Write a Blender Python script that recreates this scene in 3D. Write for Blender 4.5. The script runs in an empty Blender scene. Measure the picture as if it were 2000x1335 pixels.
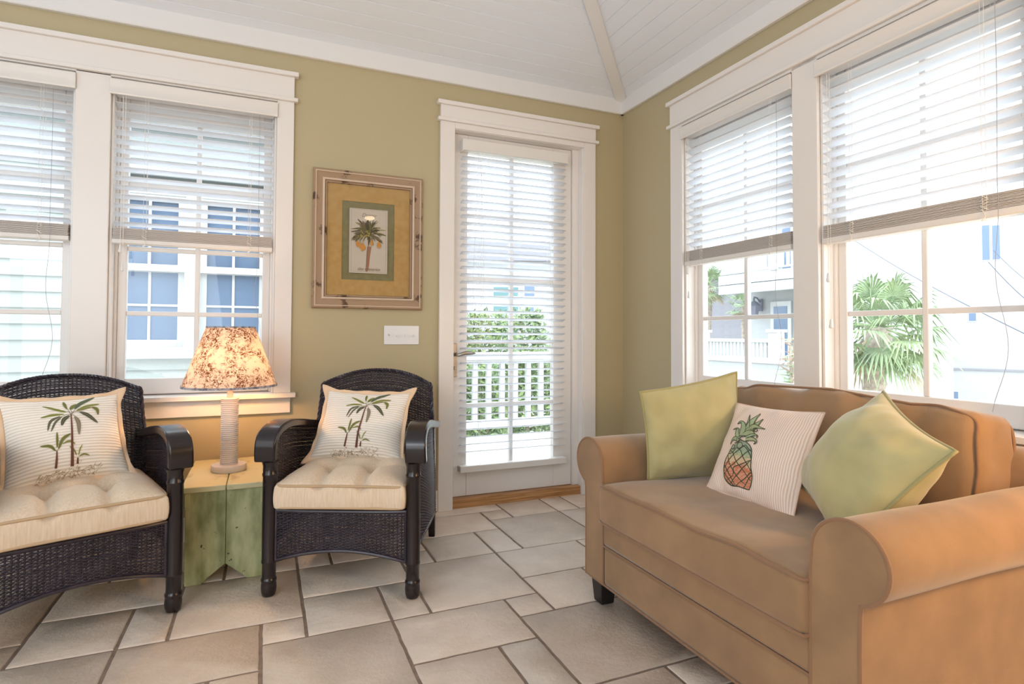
import bpy, bmesh, math, random
import numpy as np
from mathutils import Vector, Matrix, noise

random.seed(7)
SC = bpy.context.scene
COL = SC.collection
PI = math.pi

# ------------------------------------------------------------------ camera
cam_d = bpy.data.cameras.new('camera')
cam = bpy.data.objects.new('camera', cam_d)
COL.objects.link(cam)
FW = Vector((0.38171078, 0.92394086, 0.02510305))
RT = Vector((0.92417633, -0.38193675, 0.00473673))
UP = Vector((-0.01396423, -0.02139159, 0.99967365))
M = Matrix(((RT.x, UP.x, -FW.x), (RT.y, UP.y, -FW.y), (RT.z, UP.z, -FW.z))).to_4x4()
M.translation = Vector((-2.2788, -3.2422, 1.0523))
cam.matrix_world = M
cam_d.sensor_width = 36.0
cam_d.lens = 1097.7 * 36 / 2000
cam_d.shift_x = 0.01493
cam_d.shift_y = -0.02132
cam_d.clip_start = 0.05
SC.camera = cam

# ------------------------------------------------------------------ light and exposure
vs = SC.view_settings
vs.view_transform = 'Standard'
vs.look = 'None'
vs.gamma = 1.0
vs.exposure = 0.12
vs.use_curve_mapping = False
SC.cycles.use_denoising = True
SC.cycles.max_bounces = 10
SC.cycles.diffuse_bounces = 8
SC.cycles.transparent_max_bounces = 24
SC.cycles.sample_clamp_indirect = 8.0
SC.cycles.caustics_reflective = False
SC.cycles.caustics_refractive = False

world = bpy.data.worlds.new('sky')
SC.world = world
world.use_nodes = True
wn = world.node_tree
bg = wn.nodes['Background']
bg.inputs['Color'].default_value = (0.84, 0.93, 1.0, 1)
bg.inputs['Strength'].default_value = 4.4

def light(name, typ, loc, energy, color, target=None, **kw):
    d = bpy.data.lights.new(name, typ)
    d.energy = energy
    d.color = color
    for k, v in kw.items():
        setattr(d, k, v)
    o = bpy.data.objects.new(name, d)
    COL.objects.link(o)
    o.location = loc
    if target is not None:
        o.rotation_euler = (Vector(target) - Vector(loc)).to_track_quat('-Z', 'Y').to_euler()
    return o

light('sun', 'SUN', (0, 0, 20), 1.6, (1.0, 0.97, 0.92), target=(5.5, 7.0, 0.0), angle=0.01)
# added cool fill panels before the two solid unseen walls, no openings there
light('fill_back', 'AREA', (-3.4, -5.0, 1.4), 60, (0.88, 0.94, 1.0), target=(-1.6, 0, 1.6), shape='RECTANGLE', size=3.0, size_y=2.0)
light('fill_side', 'AREA', (-5.0, -2.6, 1.5), 32, (0.88, 0.94, 1.0), target=(0, -2.2, 1.5), shape='RECTANGLE', size=3.4, size_y=1.9)
light('fill_high', 'AREA', (-4.6, -4.9, 2.15), 20, (0.76, 0.88, 1.0), target=(-2.0, -1.6, 3.1), shape='RECTANGLE', size=1.0, size_y=0.7)  # invented source, added to cool the ceiling
# the warm lamp standing past the near arm of the sofa, out of the frame
light('sofa_lamp', 'POINT', (-0.42, -3.1, 1.12), 36, (1.0, 0.58, 0.24), shadow_soft_size=0.12)

# ------------------------------------------------------------------ helpers
def lin(c):
    return tuple((x / 255 / 12.92 if x / 255 <= 0.04045 else ((x / 255 + 0.055) / 1.055) ** 2.4) for x in c) + (1.0,)

def nodes_of(name):
    m = bpy.data.materials.new(name)
    m.use_nodes = True
    nt = m.node_tree
    return m, nt, nt.nodes['Principled BSDF'], nt.nodes, nt.links

def mat(name, col, rough=0.5, var=0.0, vs=6.0, bump=0.0, bs=80.0, metal=0.0, sheen=0.0, spec=0.5, col2=None, stretch=None, detail=3.0):
    m, nt, b, N, L = nodes_of(name)
    b.inputs['Base Color'].default_value = lin(col)
    b.inputs['Roughness'].default_value = rough
    b.inputs['Metallic'].default_value = metal
    b.inputs['Specular IOR Level'].default_value = spec
    if sheen:
        b.inputs['Sheen Weight'].default_value = sheen
        b.inputs['Sheen Roughness'].default_value = 0.5
    tc = N.new('ShaderNodeTexCoord')
    mp = N.new('ShaderNodeMapping')
    L.new(tc.outputs['Object'], mp.inputs['Vector'])
    if stretch:
        mp.inputs['Scale'].default_value = stretch
    if var or col2:
        n = N.new('ShaderNodeTexNoise')
        n.inputs['Scale'].default_value = vs
        n.inputs['Detail'].default_value = detail
        L.new(mp.outputs[0], n.inputs['Vector'])
        r = N.new('ShaderNodeValToRGB')
        a = lin(col)
        r.color_ramp.elements[0].position = 0.3
        r.color_ramp.elements[1].position = 0.7
        if col2:
            r.color_ramp.elements[0].color = lin(col2)
            r.color_ramp.elements[1].color = a
        else:
            r.color_ramp.elements[0].color = tuple(x * (1 - var) for x in a[:3]) + (1,)
            r.color_ramp.elements[1].color = tuple(min(1, x * (1 + var)) for x in a[:3]) + (1,)
        L.new(n.outputs['Fac'], r.inputs['Fac'])
        L.new(r.outputs['Color'], b.inputs['Base Color'])
    if bump:
        n2 = N.new('ShaderNodeTexNoise')
        n2.inputs['Scale'].default_value = bs
        n2.inputs['Detail'].default_value = 4
        L.new(mp.outputs[0], n2.inputs['Vector'])
        bp = N.new('ShaderNodeBump')
        bp.inputs['Strength'].default_value = bump
        bp.inputs['Distance'].default_value = 0.004
        L.new(n2.outputs['Fac'], bp.inputs['Height'])
        L.new(bp.outputs['Normal'], b.inputs['Normal'])
    return m

class MB:
    """collects faces and links them as one mesh object"""
    def __init__(s):
        s.v = []; s.f = []; s.mi = []; s.uv = None; s.mats = []
    def slot(s, m):
        if m is None:
            return 0
        if m not in s.mats:
            s.mats.append(m)
        return s.mats.index(m)
    def add(s, verts, faces, m=None):
        o = len(s.v); k = s.slot(m)
        s.v.extend([tuple(p) for p in verts])
        for f in faces:
            s.f.append(tuple(i + o for i in f)); s.mi.append(k)
        return s
    def box(s, x0, x1, y0, y1, z0, z1, m=None):
        if x0 > x1: x0, x1 = x1, x0
        if y0 > y1: y0, y1 = y1, y0
        if z0 > z1: z0, z1 = z1, z0
        v = [(x0, y0, z0), (x1, y0, z0), (x1, y1, z0), (x0, y1, z0), (x0, y0, z1), (x1, y0, z1), (x1, y1, z1), (x0, y1, z1)]
        return s.add(v, [(0, 3, 2, 1), (4, 5, 6, 7), (0, 1, 5, 4), (1, 2, 6, 5), (2, 3, 7, 6), (3, 0, 4, 7)], m)
    def lathe(s, prof, c=(0, 0, 0), n=28, m=None, cap=True):
        v = []; f = []
        for r, z in prof:
            for k in range(n):
                a = 2 * PI * k / n
                v.append((c[0] + r * math.cos(a), c[1] + r * math.sin(a), c[2] + z))
        for i in range(len(prof) - 1):
            for k in range(n):
                k2 = (k + 1) % n
                f.append((i * n + k, i * n + k2, (i + 1) * n + k2, (i + 1) * n + k))
        if cap:
            f.append(tuple(range(n - 1, -1, -1)))
            f.append(tuple((len(prof) - 1) * n + k for k in range(n)))
        return s.add(v, f, m)
    def tube(s, pts, r, n=6, m=None, closed=False, cap=True):
        P = [Vector(p) for p in pts]
        L = len(P); v = []; f = []; up = None
        for i, p in enumerate(P):
            if closed:
                t = P[(i + 1) % L] - P[i - 1]
            else:
                t = P[min(i + 1, L - 1)] - P[max(i - 1, 0)]
            if t.length < 1e-9: t = Vector((0, 0, 1))
            t.normalize()
            if up is None:
                up = Vector((0, 0, 1)) if abs(t.z) < 0.9 else Vector((1, 0, 0))
            a = up - t * up.dot(t)
            if a.length < 1e-6:
                a = t.orthogonal()
            a.normalize(); b = t.cross(a); up = a
            rr = r[i] if isinstance(r, (list, tuple)) else r
            for k in range(n):
                q = 2 * PI * k / n
                v.append(p + (a * math.cos(q) + b * math.sin(q)) * rr)
        for i in range(L if closed else L - 1):
            j = (i + 1) % L
            for k in range(n):
                k2 = (k + 1) % n
                f.append((i * n + k, i * n + k2, j * n + k2, j * n + k))
        if cap and not closed:
            f.append(tuple(range(n - 1, -1, -1)))
            f.append(tuple((L - 1) * n + k for k in range(n)))
        return s.add(v, f, m)
    def grid(s, fn, nu, nv, m=None, closed_u=False):
        v = [fn(i / nu, j / nv) for j in range(nv + 1) for i in range(nu + 1)]
        f = []
        for j in range(nv):
            for i in range(nu):
                a = j * (nu + 1) + i
                f.append((a, a + 1, a + nu + 2, a + nu + 1))
        return s.add(v, f, m)
    def prism(s, poly, axis, a0, a1, m=None):
        """polygon (list of 2D) extruded along axis 'x','y' or 'z'"""
        def P(u, w, a):
            return {'x': (a, u, w), 'y': (u, a, w), 'z': (u, w, a)}[axis]
        n = len(poly)
        v = [P(u, w, a0) for u, w in poly] + [P(u, w, a1) for u, w in poly]
        f = [tuple(range(n)), tuple(range(2 * n - 1, n - 1, -1))]
        for i in range(n):
            j = (i + 1) % n
            f.append((i, i + n, j + n, j))
        return s.add(v, f, m)
    def mesh(s, name, m=None, angle=35, fix=True):
        me = bpy.data.meshes.new(name)
        me.from_pydata(s.v, [], s.f)
        ml = s.mats if s.mats else ([m] if m else [])
        for x in ml:
            me.materials.append(x)
        if s.mats:
            me.polygons.foreach_set('material_index', s.mi)
        if fix:
            bm = bmesh.new(); bm.from_mesh(me)
            bmesh.ops.recalc_face_normals(bm, faces=bm.faces)
            bm.to_mesh(me); bm.free()
        me.polygons.foreach_set('use_smooth', [True] * len(me.polygons))
        me.set_sharp_from_angle(angle=math.radians(angle))
        if s.uv is not None:
            ul = me.uv_layers.new(name='UVMap')
            li = np.empty(len(me.loops), np.int32)
            me.loops.foreach_get('vertex_index', li)
            ul.data.foreach_set('uv', np.array(s.uv, np.float32)[li].ravel())
        me.update()
        return me
    def build(s, name, m=None, parent=None, bev=0.0, angle=35, fix=True, origin=None):
        if origin is not None:
            s.v = [(p[0] - origin[0], p[1] - origin[1], p[2] - origin[2]) for p in s.v]
        me = s.mesh(name, m, angle, fix)
        o = bpy.data.objects.new(name, me)
        COL.objects.link(o)
        if parent:
            o.parent = parent
        elif origin is not None:
            o.location = origin
        if bev:
            b = o.modifiers.new('edge', 'BEVEL')
            b.width = bev; b.segments = 2; b.limit_method = 'ANGLE'; b.angle_limit = math.radians(50)
        return o

def tag(o, label, cat, group=None):
    o['label'] = label; o['category'] = cat
    if group: o['group'] = group
    return o

def struct(o):
    o['kind'] = 'structure'
    return o

def empty(name, loc=(0, 0, 0), rz=0.0):
    o = bpy.data.objects.new(name, None)
    o.empty_display_size = 0.1
    COL.objects.link(o)
    o.location = loc
    o.rotation_euler = (0, 0, rz)
    return o

KIDS = {}
def copy_tree(o, parent=None):
    c = o.copy()
    COL.objects.link(c)
    if parent: c.parent = parent
    for ch in list(o.children):
        copy_tree(ch, c)
    return c

def nz(x, y, z, s=1.0):
    return noise.noise(Vector((x * s, y * s, z * s)))

def spl(pts, n=24):
    """Catmull-Rom through pts"""
    P = [Vector(p) for p in pts]
    if len(P) == 2:
        return [P[0].lerp(P[1], i / n) for i in range(n + 1)]
    out = []
    segs = len(P) - 1
    for i in range(n + 1):
        t = i / n * segs
        k = min(int(t), segs - 1); t -= k
        p0 = P[k - 1] if k > 0 else P[0] * 2 - P[1]
        p1, p2 = P[k], P[k + 1]
        p3 = P[k + 2] if k + 2 < len(P) else P[-1] * 2 - P[-2]
        out.append(0.5 * ((2 * p1) + (p2 - p0) * t + (2 * p0 - 5 * p1 + 4 * p2 - p3) * t * t + (3 * p1 - p0 - 3 * p2 + p3) * t ** 3))
    return out

def softbox(h, r, n=(10, 10, 4), k=4):
    """rounded box centred at the origin: half sizes h, corner radius r"""
    ax = []
    for a in range(3):
        rr = min(r, h[a] * 0.98)
        inner = [-(h[a] - rr) + 2 * (h[a] - rr) * i / n[a] for i in range(n[a] + 1)]
        lo = [-h[a] + rr * i / k for i in range(k)]
        hi = [h[a] - rr * i / k for i in range(k - 1, -1, -1)]
        ax.append(lo + inner + hi)
    verts = []; faces = []; idx = {}
    def vid(i, j, l):
        key = (i, j, l)
        if key not in idx:
            q = Vector((ax[0][i], ax[1][j], ax[2][l]))
            c = Vector([max(-(h[a] - min(r, h[a] * .98)), min(h[a] - min(r, h[a] * .98), q[a])) for a in range(3)])
            d = q - c
            if d.length > 1e-9:
                # scale per axis so that thin boxes stay round
                d.normalize()
                q = c + Vector([d[a] * min(r, h[a] * .98) for a in range(3)])
            idx[key] = len(verts); verts.append(q)
        return idx[key]
    nx, ny, nzz = len(ax[0]) - 1, len(ax[1]) - 1, len(ax[2]) - 1
    for i in range(nx):
        for j in range(ny):
            for l in (0, nzz):
                faces.append((vid(i, j, l), vid(i + 1, j, l), vid(i + 1, j + 1, l), vid(i, j + 1, l)))
    for i in range(nx):
        for l in range(nzz):
            for j in (0, ny):
                faces.append((vid(i, j, l), vid(i + 1, j, l), vid(i + 1, j, l + 1), vid(i, j, l + 1)))
    for j in range(ny):
        for l in range(nzz):
            for i in (0, nx):
                faces.append((vid(i, j, l), vid(i, j + 1, l), vid(i, j + 1, l + 1), vid(i, j, l + 1)))
    return verts, faces

# ------------------------------------------------------------------ materials
def m_floor():
    m, nt, b, N, L = nodes_of('stone_tile')
    at = N.new('ShaderNodeAttribute'); at.attribute_name = 'tone'
    tc = N.new('ShaderNodeTexCoord')
    n1 = N.new('ShaderNodeTexNoise'); n1.inputs['Scale'].default_value = 3.5; n1.inputs['Detail'].default_value = 6; n1.inputs['Roughness'].default_value = 0.62
    L.new(tc.outputs['Object'], n1.inputs['Vector'])
    r = N.new('ShaderNodeValToRGB')
    e = r.color_ramp.elements
    e[0].position = 0.28; e[0].color = lin((204, 188, 173))
    e[1].position = 0.72; e[1].color = lin((232, 220, 208))
    L.new(n1.outputs['Fac'], r.inputs['Fac'])
    mx = N.new('ShaderNodeMix'); mx.data_type = 'RGBA'; mx.blend_type = 'MULTIPLY'; mx.inputs[0].default_value = 1.0
    L.new(r.outputs['Color'], mx.inputs[6]); L.new(at.outputs['Color'], mx.inputs[7])
    L.new(mx.outputs[2], b.inputs['Base Color'])
    n2 = N.new('ShaderNodeTexNoise'); n2.inputs['Scale'].default_value = 34; n2.inputs['Detail'].default_value = 7; n2.inputs['Roughness'].default_value = 0.7
    L.new(tc.outputs['Object'], n2.inputs['Vector'])
    bp = N.new('ShaderNodeBump'); bp.inputs['Strength'].default_value = 0.85; bp.inputs['Distance'].default_value = 0.007
    L.new(n2.outputs['Fac'], bp.inputs['Height']); L.new(bp.outputs['Normal'], b.inputs['Normal'])
    b.inputs['Roughness'].default_value = 0.42
    return m

def m_worn(name, base, worn, scale, lo, hi, rough, bump=0.2, stretch=(1, 1, 1)):
    """paint with worn through spots"""
    m, nt, b, N, L = nodes_of(name)
    tc = N.new('ShaderNodeTexCoord'); mp = N.new('ShaderNodeMapping'); mp.inputs['Scale'].default_value = stretch
    L.new(tc.outputs['Object'], mp.inputs['Vector'])
    n = N.new('ShaderNodeTexNoise'); n.inputs['Scale'].default_value = scale; n.inputs['Detail'].default_value = 7; n.inputs['Roughness'].default_value = 0.6
    L.new(mp.outputs[0], n.inputs['Vector'])
    r = N.new('ShaderNodeValToRGB'); e = r.color_ramp.elements
    e[0].position = lo; e[0].color = lin(base); e[1].position = hi; e[1].color = lin(worn)
    L.new(n.outputs['Fac'], r.inputs['Fac']); L.new(r.outputs['Color'], b.inputs['Base Color'])
    b.inputs['Roughness'].default_value = rough
    bp = N.new('ShaderNodeBump'); bp.inputs['Strength'].default_value = bump; bp.inputs['Distance'].default_value = 0.002
    L.new(n.outputs['Fac'], bp.inputs['Height']); L.new(bp.outputs['Normal'], b.inputs['Normal'])
    return m

def m_green_paint():
    m, nt, b, N, L = nodes_of('chipped_green_paint')
    tc = N.new('ShaderNodeTexCoord'); mp = N.new('ShaderNodeMapping'); mp.inputs['Scale'].default_value = (1, 1, 0.35)
    L.new(tc.outputs['Object'], mp.inputs['Vector'])
    n = N.new('ShaderNodeTexNoise'); n.inputs['Scale'].default_value = 20; n.inputs['Detail'].default_value = 8
    L.new(mp.outputs[0], n.inputs['Vector'])
    r = N.new('ShaderNodeValToRGB'); e = r.color_ramp.elements
    e[0].position = 0.3; e[0].color = lin((122, 130, 82)); e[1].position = 0.68; e[1].color = lin((186, 190, 146))
    L.new(n.outputs['Fac'], r.inputs['Fac'])
    n2 = N.new('ShaderNodeTexNoise'); n2.inputs['Scale'].default_value = 42; n2.inputs['Detail'].default_value = 3
    L.new(tc.outputs['Object'], n2.inputs['Vector'])
    r2 = N.new('ShaderNodeValToRGB'); e = r2.color_ramp.elements
    e[0].position = 0.70; e[0].color = (0, 0, 0, 1); e[1].position = 0.74; e[1].color = (1, 1, 1, 1)
    L.new(n2.outputs['Fac'], r2.inputs['Fac'])
    mx = N.new('ShaderNodeMix'); mx.data_type = 'RGBA'
    L.new(r2.outputs['Color'], mx.inputs[0]); L.new(r.outputs['Color'], mx.inputs[6]); mx.inputs[7].default_value = lin((70, 60, 42))
    L.new(mx.outputs[2], b.inputs['Base Color'])
    b.inputs['Roughness'].default_value = 0.55
    bp = N.new('ShaderNodeBump'); bp.inputs['Strength'].default_value = 0.25; bp.inputs['Distance'].default_value = 0.002
    L.new(n2.outputs['Fac'], bp.inputs['Height']); L.new(bp.outputs['Normal'], b.inputs['Normal'])
    return m

def m_glass():
    m = bpy.data.materials.new('window_glass'); m.use_nodes = True
    nt = m.node_tree; nt.nodes.clear(); N = nt.nodes; L = nt.links
    o = N.new('ShaderNodeOutputMaterial'); t = N.new('ShaderNodeBsdfTransparent'); g = N.new('ShaderNodeBsdfGlossy')
    t.inputs['Color'].default_value = (0.97, 0.985, 0.99, 1)
    g.inputs['Roughness'].default_value = 0.02
    f = N.new('ShaderNodeLayerWeight'); f.inputs['Blend'].default_value = 0.5
    pw = N.new('ShaderNodeMath'); pw.operation = 'POWER'; pw.inputs[1].default_value = 4.0
    ma = N.new('ShaderNodeMath'); ma.operation = 'MULTIPLY_ADD'; ma.inputs[1].default_value = 0.5; ma.inputs[2].default_value = 0.025
    L.new(f.outputs['Facing'], pw.inputs[0]); L.new(pw.outputs[0], ma.inputs[0])
    mx = N.new('ShaderNodeMixShader')
    L.new(ma.outputs[0], mx.inputs[0]); L.new(t.outputs[0], mx.inputs[1]); L.new(g.outputs[0], mx.inputs[2]); L.new(mx.outputs[0], o.inputs['Surface'])
    return m

def m_uvwave(name, col, col2, scale, bump, rough=0.8, direction='Y', sharp=0.5, fine=0.0):
    """pleated or striped cloth, waves along the cloth's own uv"""
    m, nt, b, N, L = nodes_of(name)
    uv = N.new('ShaderNodeTexCoord')
    w = N.new('ShaderNodeTexWave'); w.bands_direction = direction; w.inputs['Scale'].default_value = scale
    w.inputs['Distortion'].default_value = 0.6; w.inputs['Detail'].default_value = 1.0; w.inputs['Detail Scale'].default_value = 1.5
    L.new(uv.outputs['UV'], w.inputs['Vector'])
    r = N.new('ShaderNodeValToRGB'); e = r.color_ramp.elements
    e[0].position = max(0, sharp - 0.25); e[0].color = lin(col2); e[1].position = min(1, sharp + 0.1); e[1].color = lin(col)
    L.new(w.outputs['Fac'], r.inputs['Fac']); L.new(r.outputs['Color'], b.inputs['Base Color'])
    bp = N.new('ShaderNodeBump'); bp.inputs['Strength'].default_value = bump; bp.inputs['Distance'].default_value = 0.004
    L.new(w.outputs['Fac'], bp.inputs['Height']); L.new(bp.outputs['Normal'], b.inputs['Normal'])
    b.inputs['Roughness'].default_value = rough
    b.inputs['Sheen Weight'].default_value = 0.15
    return m

def m_linen(name, col, col2):
    """slubby linen: fine vertical threads"""
    return mat(name, col, 0.85, vs=40, col2=col2, stretch=(4, 4, 0.35), bump=0.15, bs=120, sheen=0.15, detail=5)

def m_shade():
    m = bpy.data.materials.new('printed_shade_cloth'); m.use_nodes = True
    nt = m.node_tree; nt.nodes.clear(); N = nt.nodes; L = nt.links
    out = N.new('ShaderNodeOutputMaterial')
    tc = N.new('ShaderNodeTexCoord')
    def noise_(sc, det, rough=0.5, dist=0.0):
        n = N.new('ShaderNodeTexNoise'); n.inputs['Scale'].default_value = sc; n.inputs['Detail'].default_value = det
        n.inputs['Roughness'].default_value = rough; n.inputs['Distortion'].default_value = dist
        L.new(tc.outputs['Object'], n.inputs['Vector']); return n
    def ramp(src, p0, p1):
        r = N.new('ShaderNodeValToRGB'); e = r.color_ramp.elements
        e[0].position = p0; e[0].color = (0, 0, 0, 1); e[1].position = p1; e[1].color = (1, 1, 1, 1)
        L.new(src, r.inputs['Fac']); return r
    groups = ramp(noise_(15, 4, 0.6).outputs['Fac'], 0.42, 0.53)     # scattered scenes
    lines = ramp(noise_(62, 4, 0.7, 2.2).outputs['Fac'], 0.45, 0.54)   # engraved strokes
    mul = N.new('ShaderNodeMath'); mul.operation = 'MULTIPLY'
    L.new(groups.outputs['Color'], mul.inputs[0]); L.new(lines.outputs['Color'], mul.inputs[1])
    mx = N.new('ShaderNodeMix'); mx.data_type = 'RGBA'
    L.new(mul.outputs[0], mx.inputs[0]); mx.inputs[6].default_value = lin((232, 210, 192)); mx.inputs[7].default_value = lin((112, 70, 48))
    d = N.new('ShaderNodeBsdfDiffuse'); t = N.new('ShaderNodeBsdfTranslucent'); ad = N.new('ShaderNodeMixShader'); ad.inputs[0].default_value = 0.13
    L.new(mx.outputs[2], d.inputs['Color']); L.new(mx.outputs[2], t.inputs['Color'])
    L.new(d.outputs[0], ad.inputs[1]); L.new(t.outputs[0], ad.inputs[2]); L.new(ad.outputs[0], out.inputs['Surface'])
    return m

def m_slat():
    m = bpy.data.materials.new('white_slat'); m.use_nodes = True
    nt = m.node_tree; N = nt.nodes; L = nt.links; b = N['Principled BSDF']; out = N['Material Output']
    b.inputs['Base Color'].default_value = lin((244, 245, 243)); b.inputs['Roughness'].default_value = 0.4
    t = N.new('ShaderNodeBsdfTranslucent'); t.inputs['Color'].default_value = lin((240, 242, 248))
    mx = N.new('ShaderNodeMixShader'); mx.inputs[0].default_value = 0.6
    L.new(b.outputs[0], mx.inputs[1]); L.new(t.outputs[0], mx.inputs[2]); L.new(mx.outputs[0], out.inputs['Surface'])
    return m

def m_wood():
    m, nt, b, N, L = nodes_of('oak')
    tc = N.new('ShaderNodeTexCoord'); mp = N.new('ShaderNodeMapping'); mp.inputs['Scale'].default_value = (1.2, 14, 30)
    L.new(tc.outputs['Object'], mp.inputs['Vector'])
    n = N.new('ShaderNodeTexNoise'); n.inputs['Scale'].default_value = 4; n.inputs['Detail'].default_value = 5; n.inputs['Distortion'].default_value = 0.6
    L.new(mp.outputs[0], n.inputs['Vector'])
    r = N.new('ShaderNodeValToRGB'); e = r.color_ramp.elements
    e[0].position = 0.35; e[0].color = lin((150, 104, 62)); e[1].position = 0.68; e[1].color = lin((196, 150, 102))
    L.new(n.outputs['Fac'], r.inputs['Fac']); L.new(r.outputs['Color'], b.inputs['Base Color']); b.inputs['Roughness'].default_value = 0.4
    return m

MT = {}
MT['paint'] = mat('olive_wall_paint', (181, 169, 136), 0.55, bump=0.06, bs=220)
MT['trim'] = mat('white_trim_paint', (229, 225, 222), 0.32)
MT['ceil'] = mat('white_ceiling_paint', (228, 235, 245), 0.42)
MT['crown'] = mat('white_crown_paint', (226, 226, 227), 0.4)
MT['tile'] = m_floor()
MT['grout'] = mat('grout', (134, 118, 106), 0.9, var=0.2, vs=30, bump=0.3, bs=200)
MT['glass'] = m_glass()
MT['oak'] = m_wood()
MT['slat'] = m_slat()
MT['blind'] = mat('white_blind_vinyl', (224, 220, 216), 0.4)
MT['stack'] = mat('stacked_slat_edges', (206, 198, 192), 0.5)
MT['cord'] = mat('white_cord', (235, 232, 226), 0.7)
MT['darkcord'] = mat('grey_wand_cord', (160, 162, 174), 0.6)
MT['tassel'] = mat('clear_tassel', (225, 226, 226), 0.25)
MT['silver'] = mat('satin_nickel', (170, 164, 158), 0.4, metal=1.0)
MT['plate'] = mat('white_plastic', (226, 228, 232), 0.3)
MT['wicker'] = mat('dark_wicker', (51, 45, 56), 0.28, var=0.35, vs=25)
MT['frame'] = m_worn('dark_worn_wood', (34, 28, 31), (118, 70, 48), 11, 0.68, 0.74, 0.22, 0.06, (1, 1, 0.5))
MT['green'] = m_green_paint()
MT['greentop'] = m_worn('worn_pale_green_top', (206, 200, 158), (150, 132, 92), 12, 0.56, 0.72, 0.5, 0.2, (1, 0.4, 1))
MT['pad'] = m_linen('cream_linen', (226, 209, 188), (212, 192, 167))
MT['padpipe'] = mat('cream_piping', (190, 164, 132), 0.85)
MT['suede'] = mat('tan_suede', (150, 117, 83), 0.8, var=0.17, vs=7, detail=7.0, bump=0.12, bs=300, sheen=0.35)
MT['suedepipe'] = mat('tan_suede_welt', (140, 104, 74), 0.8, sheen=0.3)
MT['foot'] = mat('black_wood_foot', (28, 25, 26), 0.4)
MT['sage'] = mat('sage_suede', (180, 172, 124), 0.8, var=0.12, vs=7, bump=0.1, bs=260, sheen=0.4)
MT['sagepipe'] = mat('sage_piping', (160, 152, 104), 0.8, sheen=0.3)
MT['pleat'] = m_uvwave('pleated_cream_cotton', (246, 240, 231), (226, 216, 203), 4.6, 0.4)
MT['flange'] = mat('peach_flange', (226, 196, 164), 0.85, sheen=0.2)
MT['ticking'] = m_uvwave('striped_ticking', (236, 219, 208), (216, 188, 170), 7.2, 0.05, direction='X')
MT['ceramic'] = mat('white_ceramic', (236, 226, 216), 0.4)
MT['shade'] = m_shade()
MT['gravelmat'] = mat('ochre_mat_board', (196, 156, 98), 0.9, col2=(184, 142, 82), vs=30, bump=0.2, bs=60)
MT['sagemat'] = mat('green_mat_board', (132, 122, 86), 0.9, var=0.1, vs=40)
MT['paper'] = mat('print_paper', (208, 192, 176), 0.9)
MT['pframe'] = m_worn('distressed_frame_wood', (160, 134, 108), (84, 62, 44), 11, 0.575, 0.63, 0.45, 0.35)
MT['pframe2'] = mat('pale_frame_bead', (206, 186, 166), 0.4)

def flat(name, col, rough=0.8):
    return mat(name, col, rough)

# ------------------------------------------------------------------ floor
def build_floor():
    U = 0.14895; VY = 0.15105; X0 = -3.020; Y0 = -1.160; G = 0.0055
    base = [(9, 0, 3, 3), (8, -2, 3, 2), (12, 1, 3, 2), (12, -1, 2, 2), (11, -1, 1, 1), (8, 0, 1, 2)]
    base = [(9, 0, 3, 3), (12, 1, 3, 2), (12, -1, 2, 2), (11, -1, 1, 1), (8, 0, 1, 2)]
    rng = random.Random(3)
    mb = MB(); tones = []
    for p in range(-14, 15):
        for q in range(-14, 15):
            ox, oy = 4 * p - 2 * q, 3 * p + 4 * q
            for (i, j, w, h) in base:
                x0, y0 = X0 + U * (i + ox), Y0 + VY * (j + oy)
                x1, y1 = x0 + U * w, y0 + VY * h
                if x1 < -5.3 or x0 > 0.1 or y1 < -5.3 or y0 > 0.1:
                    continue
                x0 += G; x1 -= G; y0 += G; y1 -= G
                # slightly wavy, pillowed edges
                n = 3 * max(2, max(w, h))
                loop = []
                for k in range(n): loop.append((x0 + (x1 - x0) * k / n, y0))
                for k in range(n): loop.append((x1, y0 + (y1 - y0) * k / n))
                for k in range(n): loop.append((x1 - (x1 - x0) * k / n, y1))
                for k in range(n): loop.append((x0, y1 - (y1 - y0) * k / n))
                cx, cy = (x0 + x1) / 2, (y0 + y1) / 2
                def sh(pt, ins, z):
                    a = nz(pt[0] * 18, pt[1] * 18, 2.0) * 0.0028
                    dx = ins * (1 if pt[0] < cx else -1) if abs(abs(pt[0] - cx) - (x1 - x0) / 2) < 1e-6 else 0
                    dy = ins * (1 if pt[1] < cy else -1) if abs(abs(pt[1] - cy) - (y1 - y0) / 2) < 1e-6 else 0
                    return (pt[0] + dx + (a if dx or ins == 0 else 0), pt[1] + dy + (a if dy or ins == 0 else 0), z)
                r0 = [sh(pt, 0.0, -0.008) for pt in loop]
                r1 = [sh(pt, 0.0008, -0.0025) for pt in loop]
                r2 = [sh(pt, 0.004, 0.0) for pt in loop]
                m = len(loop)
                f = []
                for k in range(m):
                    k2 = (k + 1) % m
                    f.append((k, k2, m + k2, m + k)); f.append((m + k, m + k2, 2 * m + k2, 2 * m + k))
                f.append(tuple(2 * m + k for k in range(m)))
                mb.add(r0 + r1 + r2, f, MT['tile'])
                t = rng.uniform(0.90, 1.07); wv = rng.uniform(-0.02, 0.03)
                if rng.random() < 0.06: t *= 0.85; wv += 0.05
                tones += [(t * (1 + wv), t, t * (1 - wv), 1)] * (3 * m)
    mb.box(-5.3, 0.02, -5.3, 0.02, -0.06, -0.0045, MT['grout'])
    tones += [(1, 1, 1, 1)] * 8
    me = mb.mesh('floor', fix=False, angle=50)
    ca = me.color_attributes.new('tone', 'FLOAT_COLOR', 'POINT')
    ca.data.foreach_set('color', np.array(tones, np.float32).ravel())
    o = bpy.data.objects.new('floor', me); COL.objects.link(o)
    struct(o)
build_floor()

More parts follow.
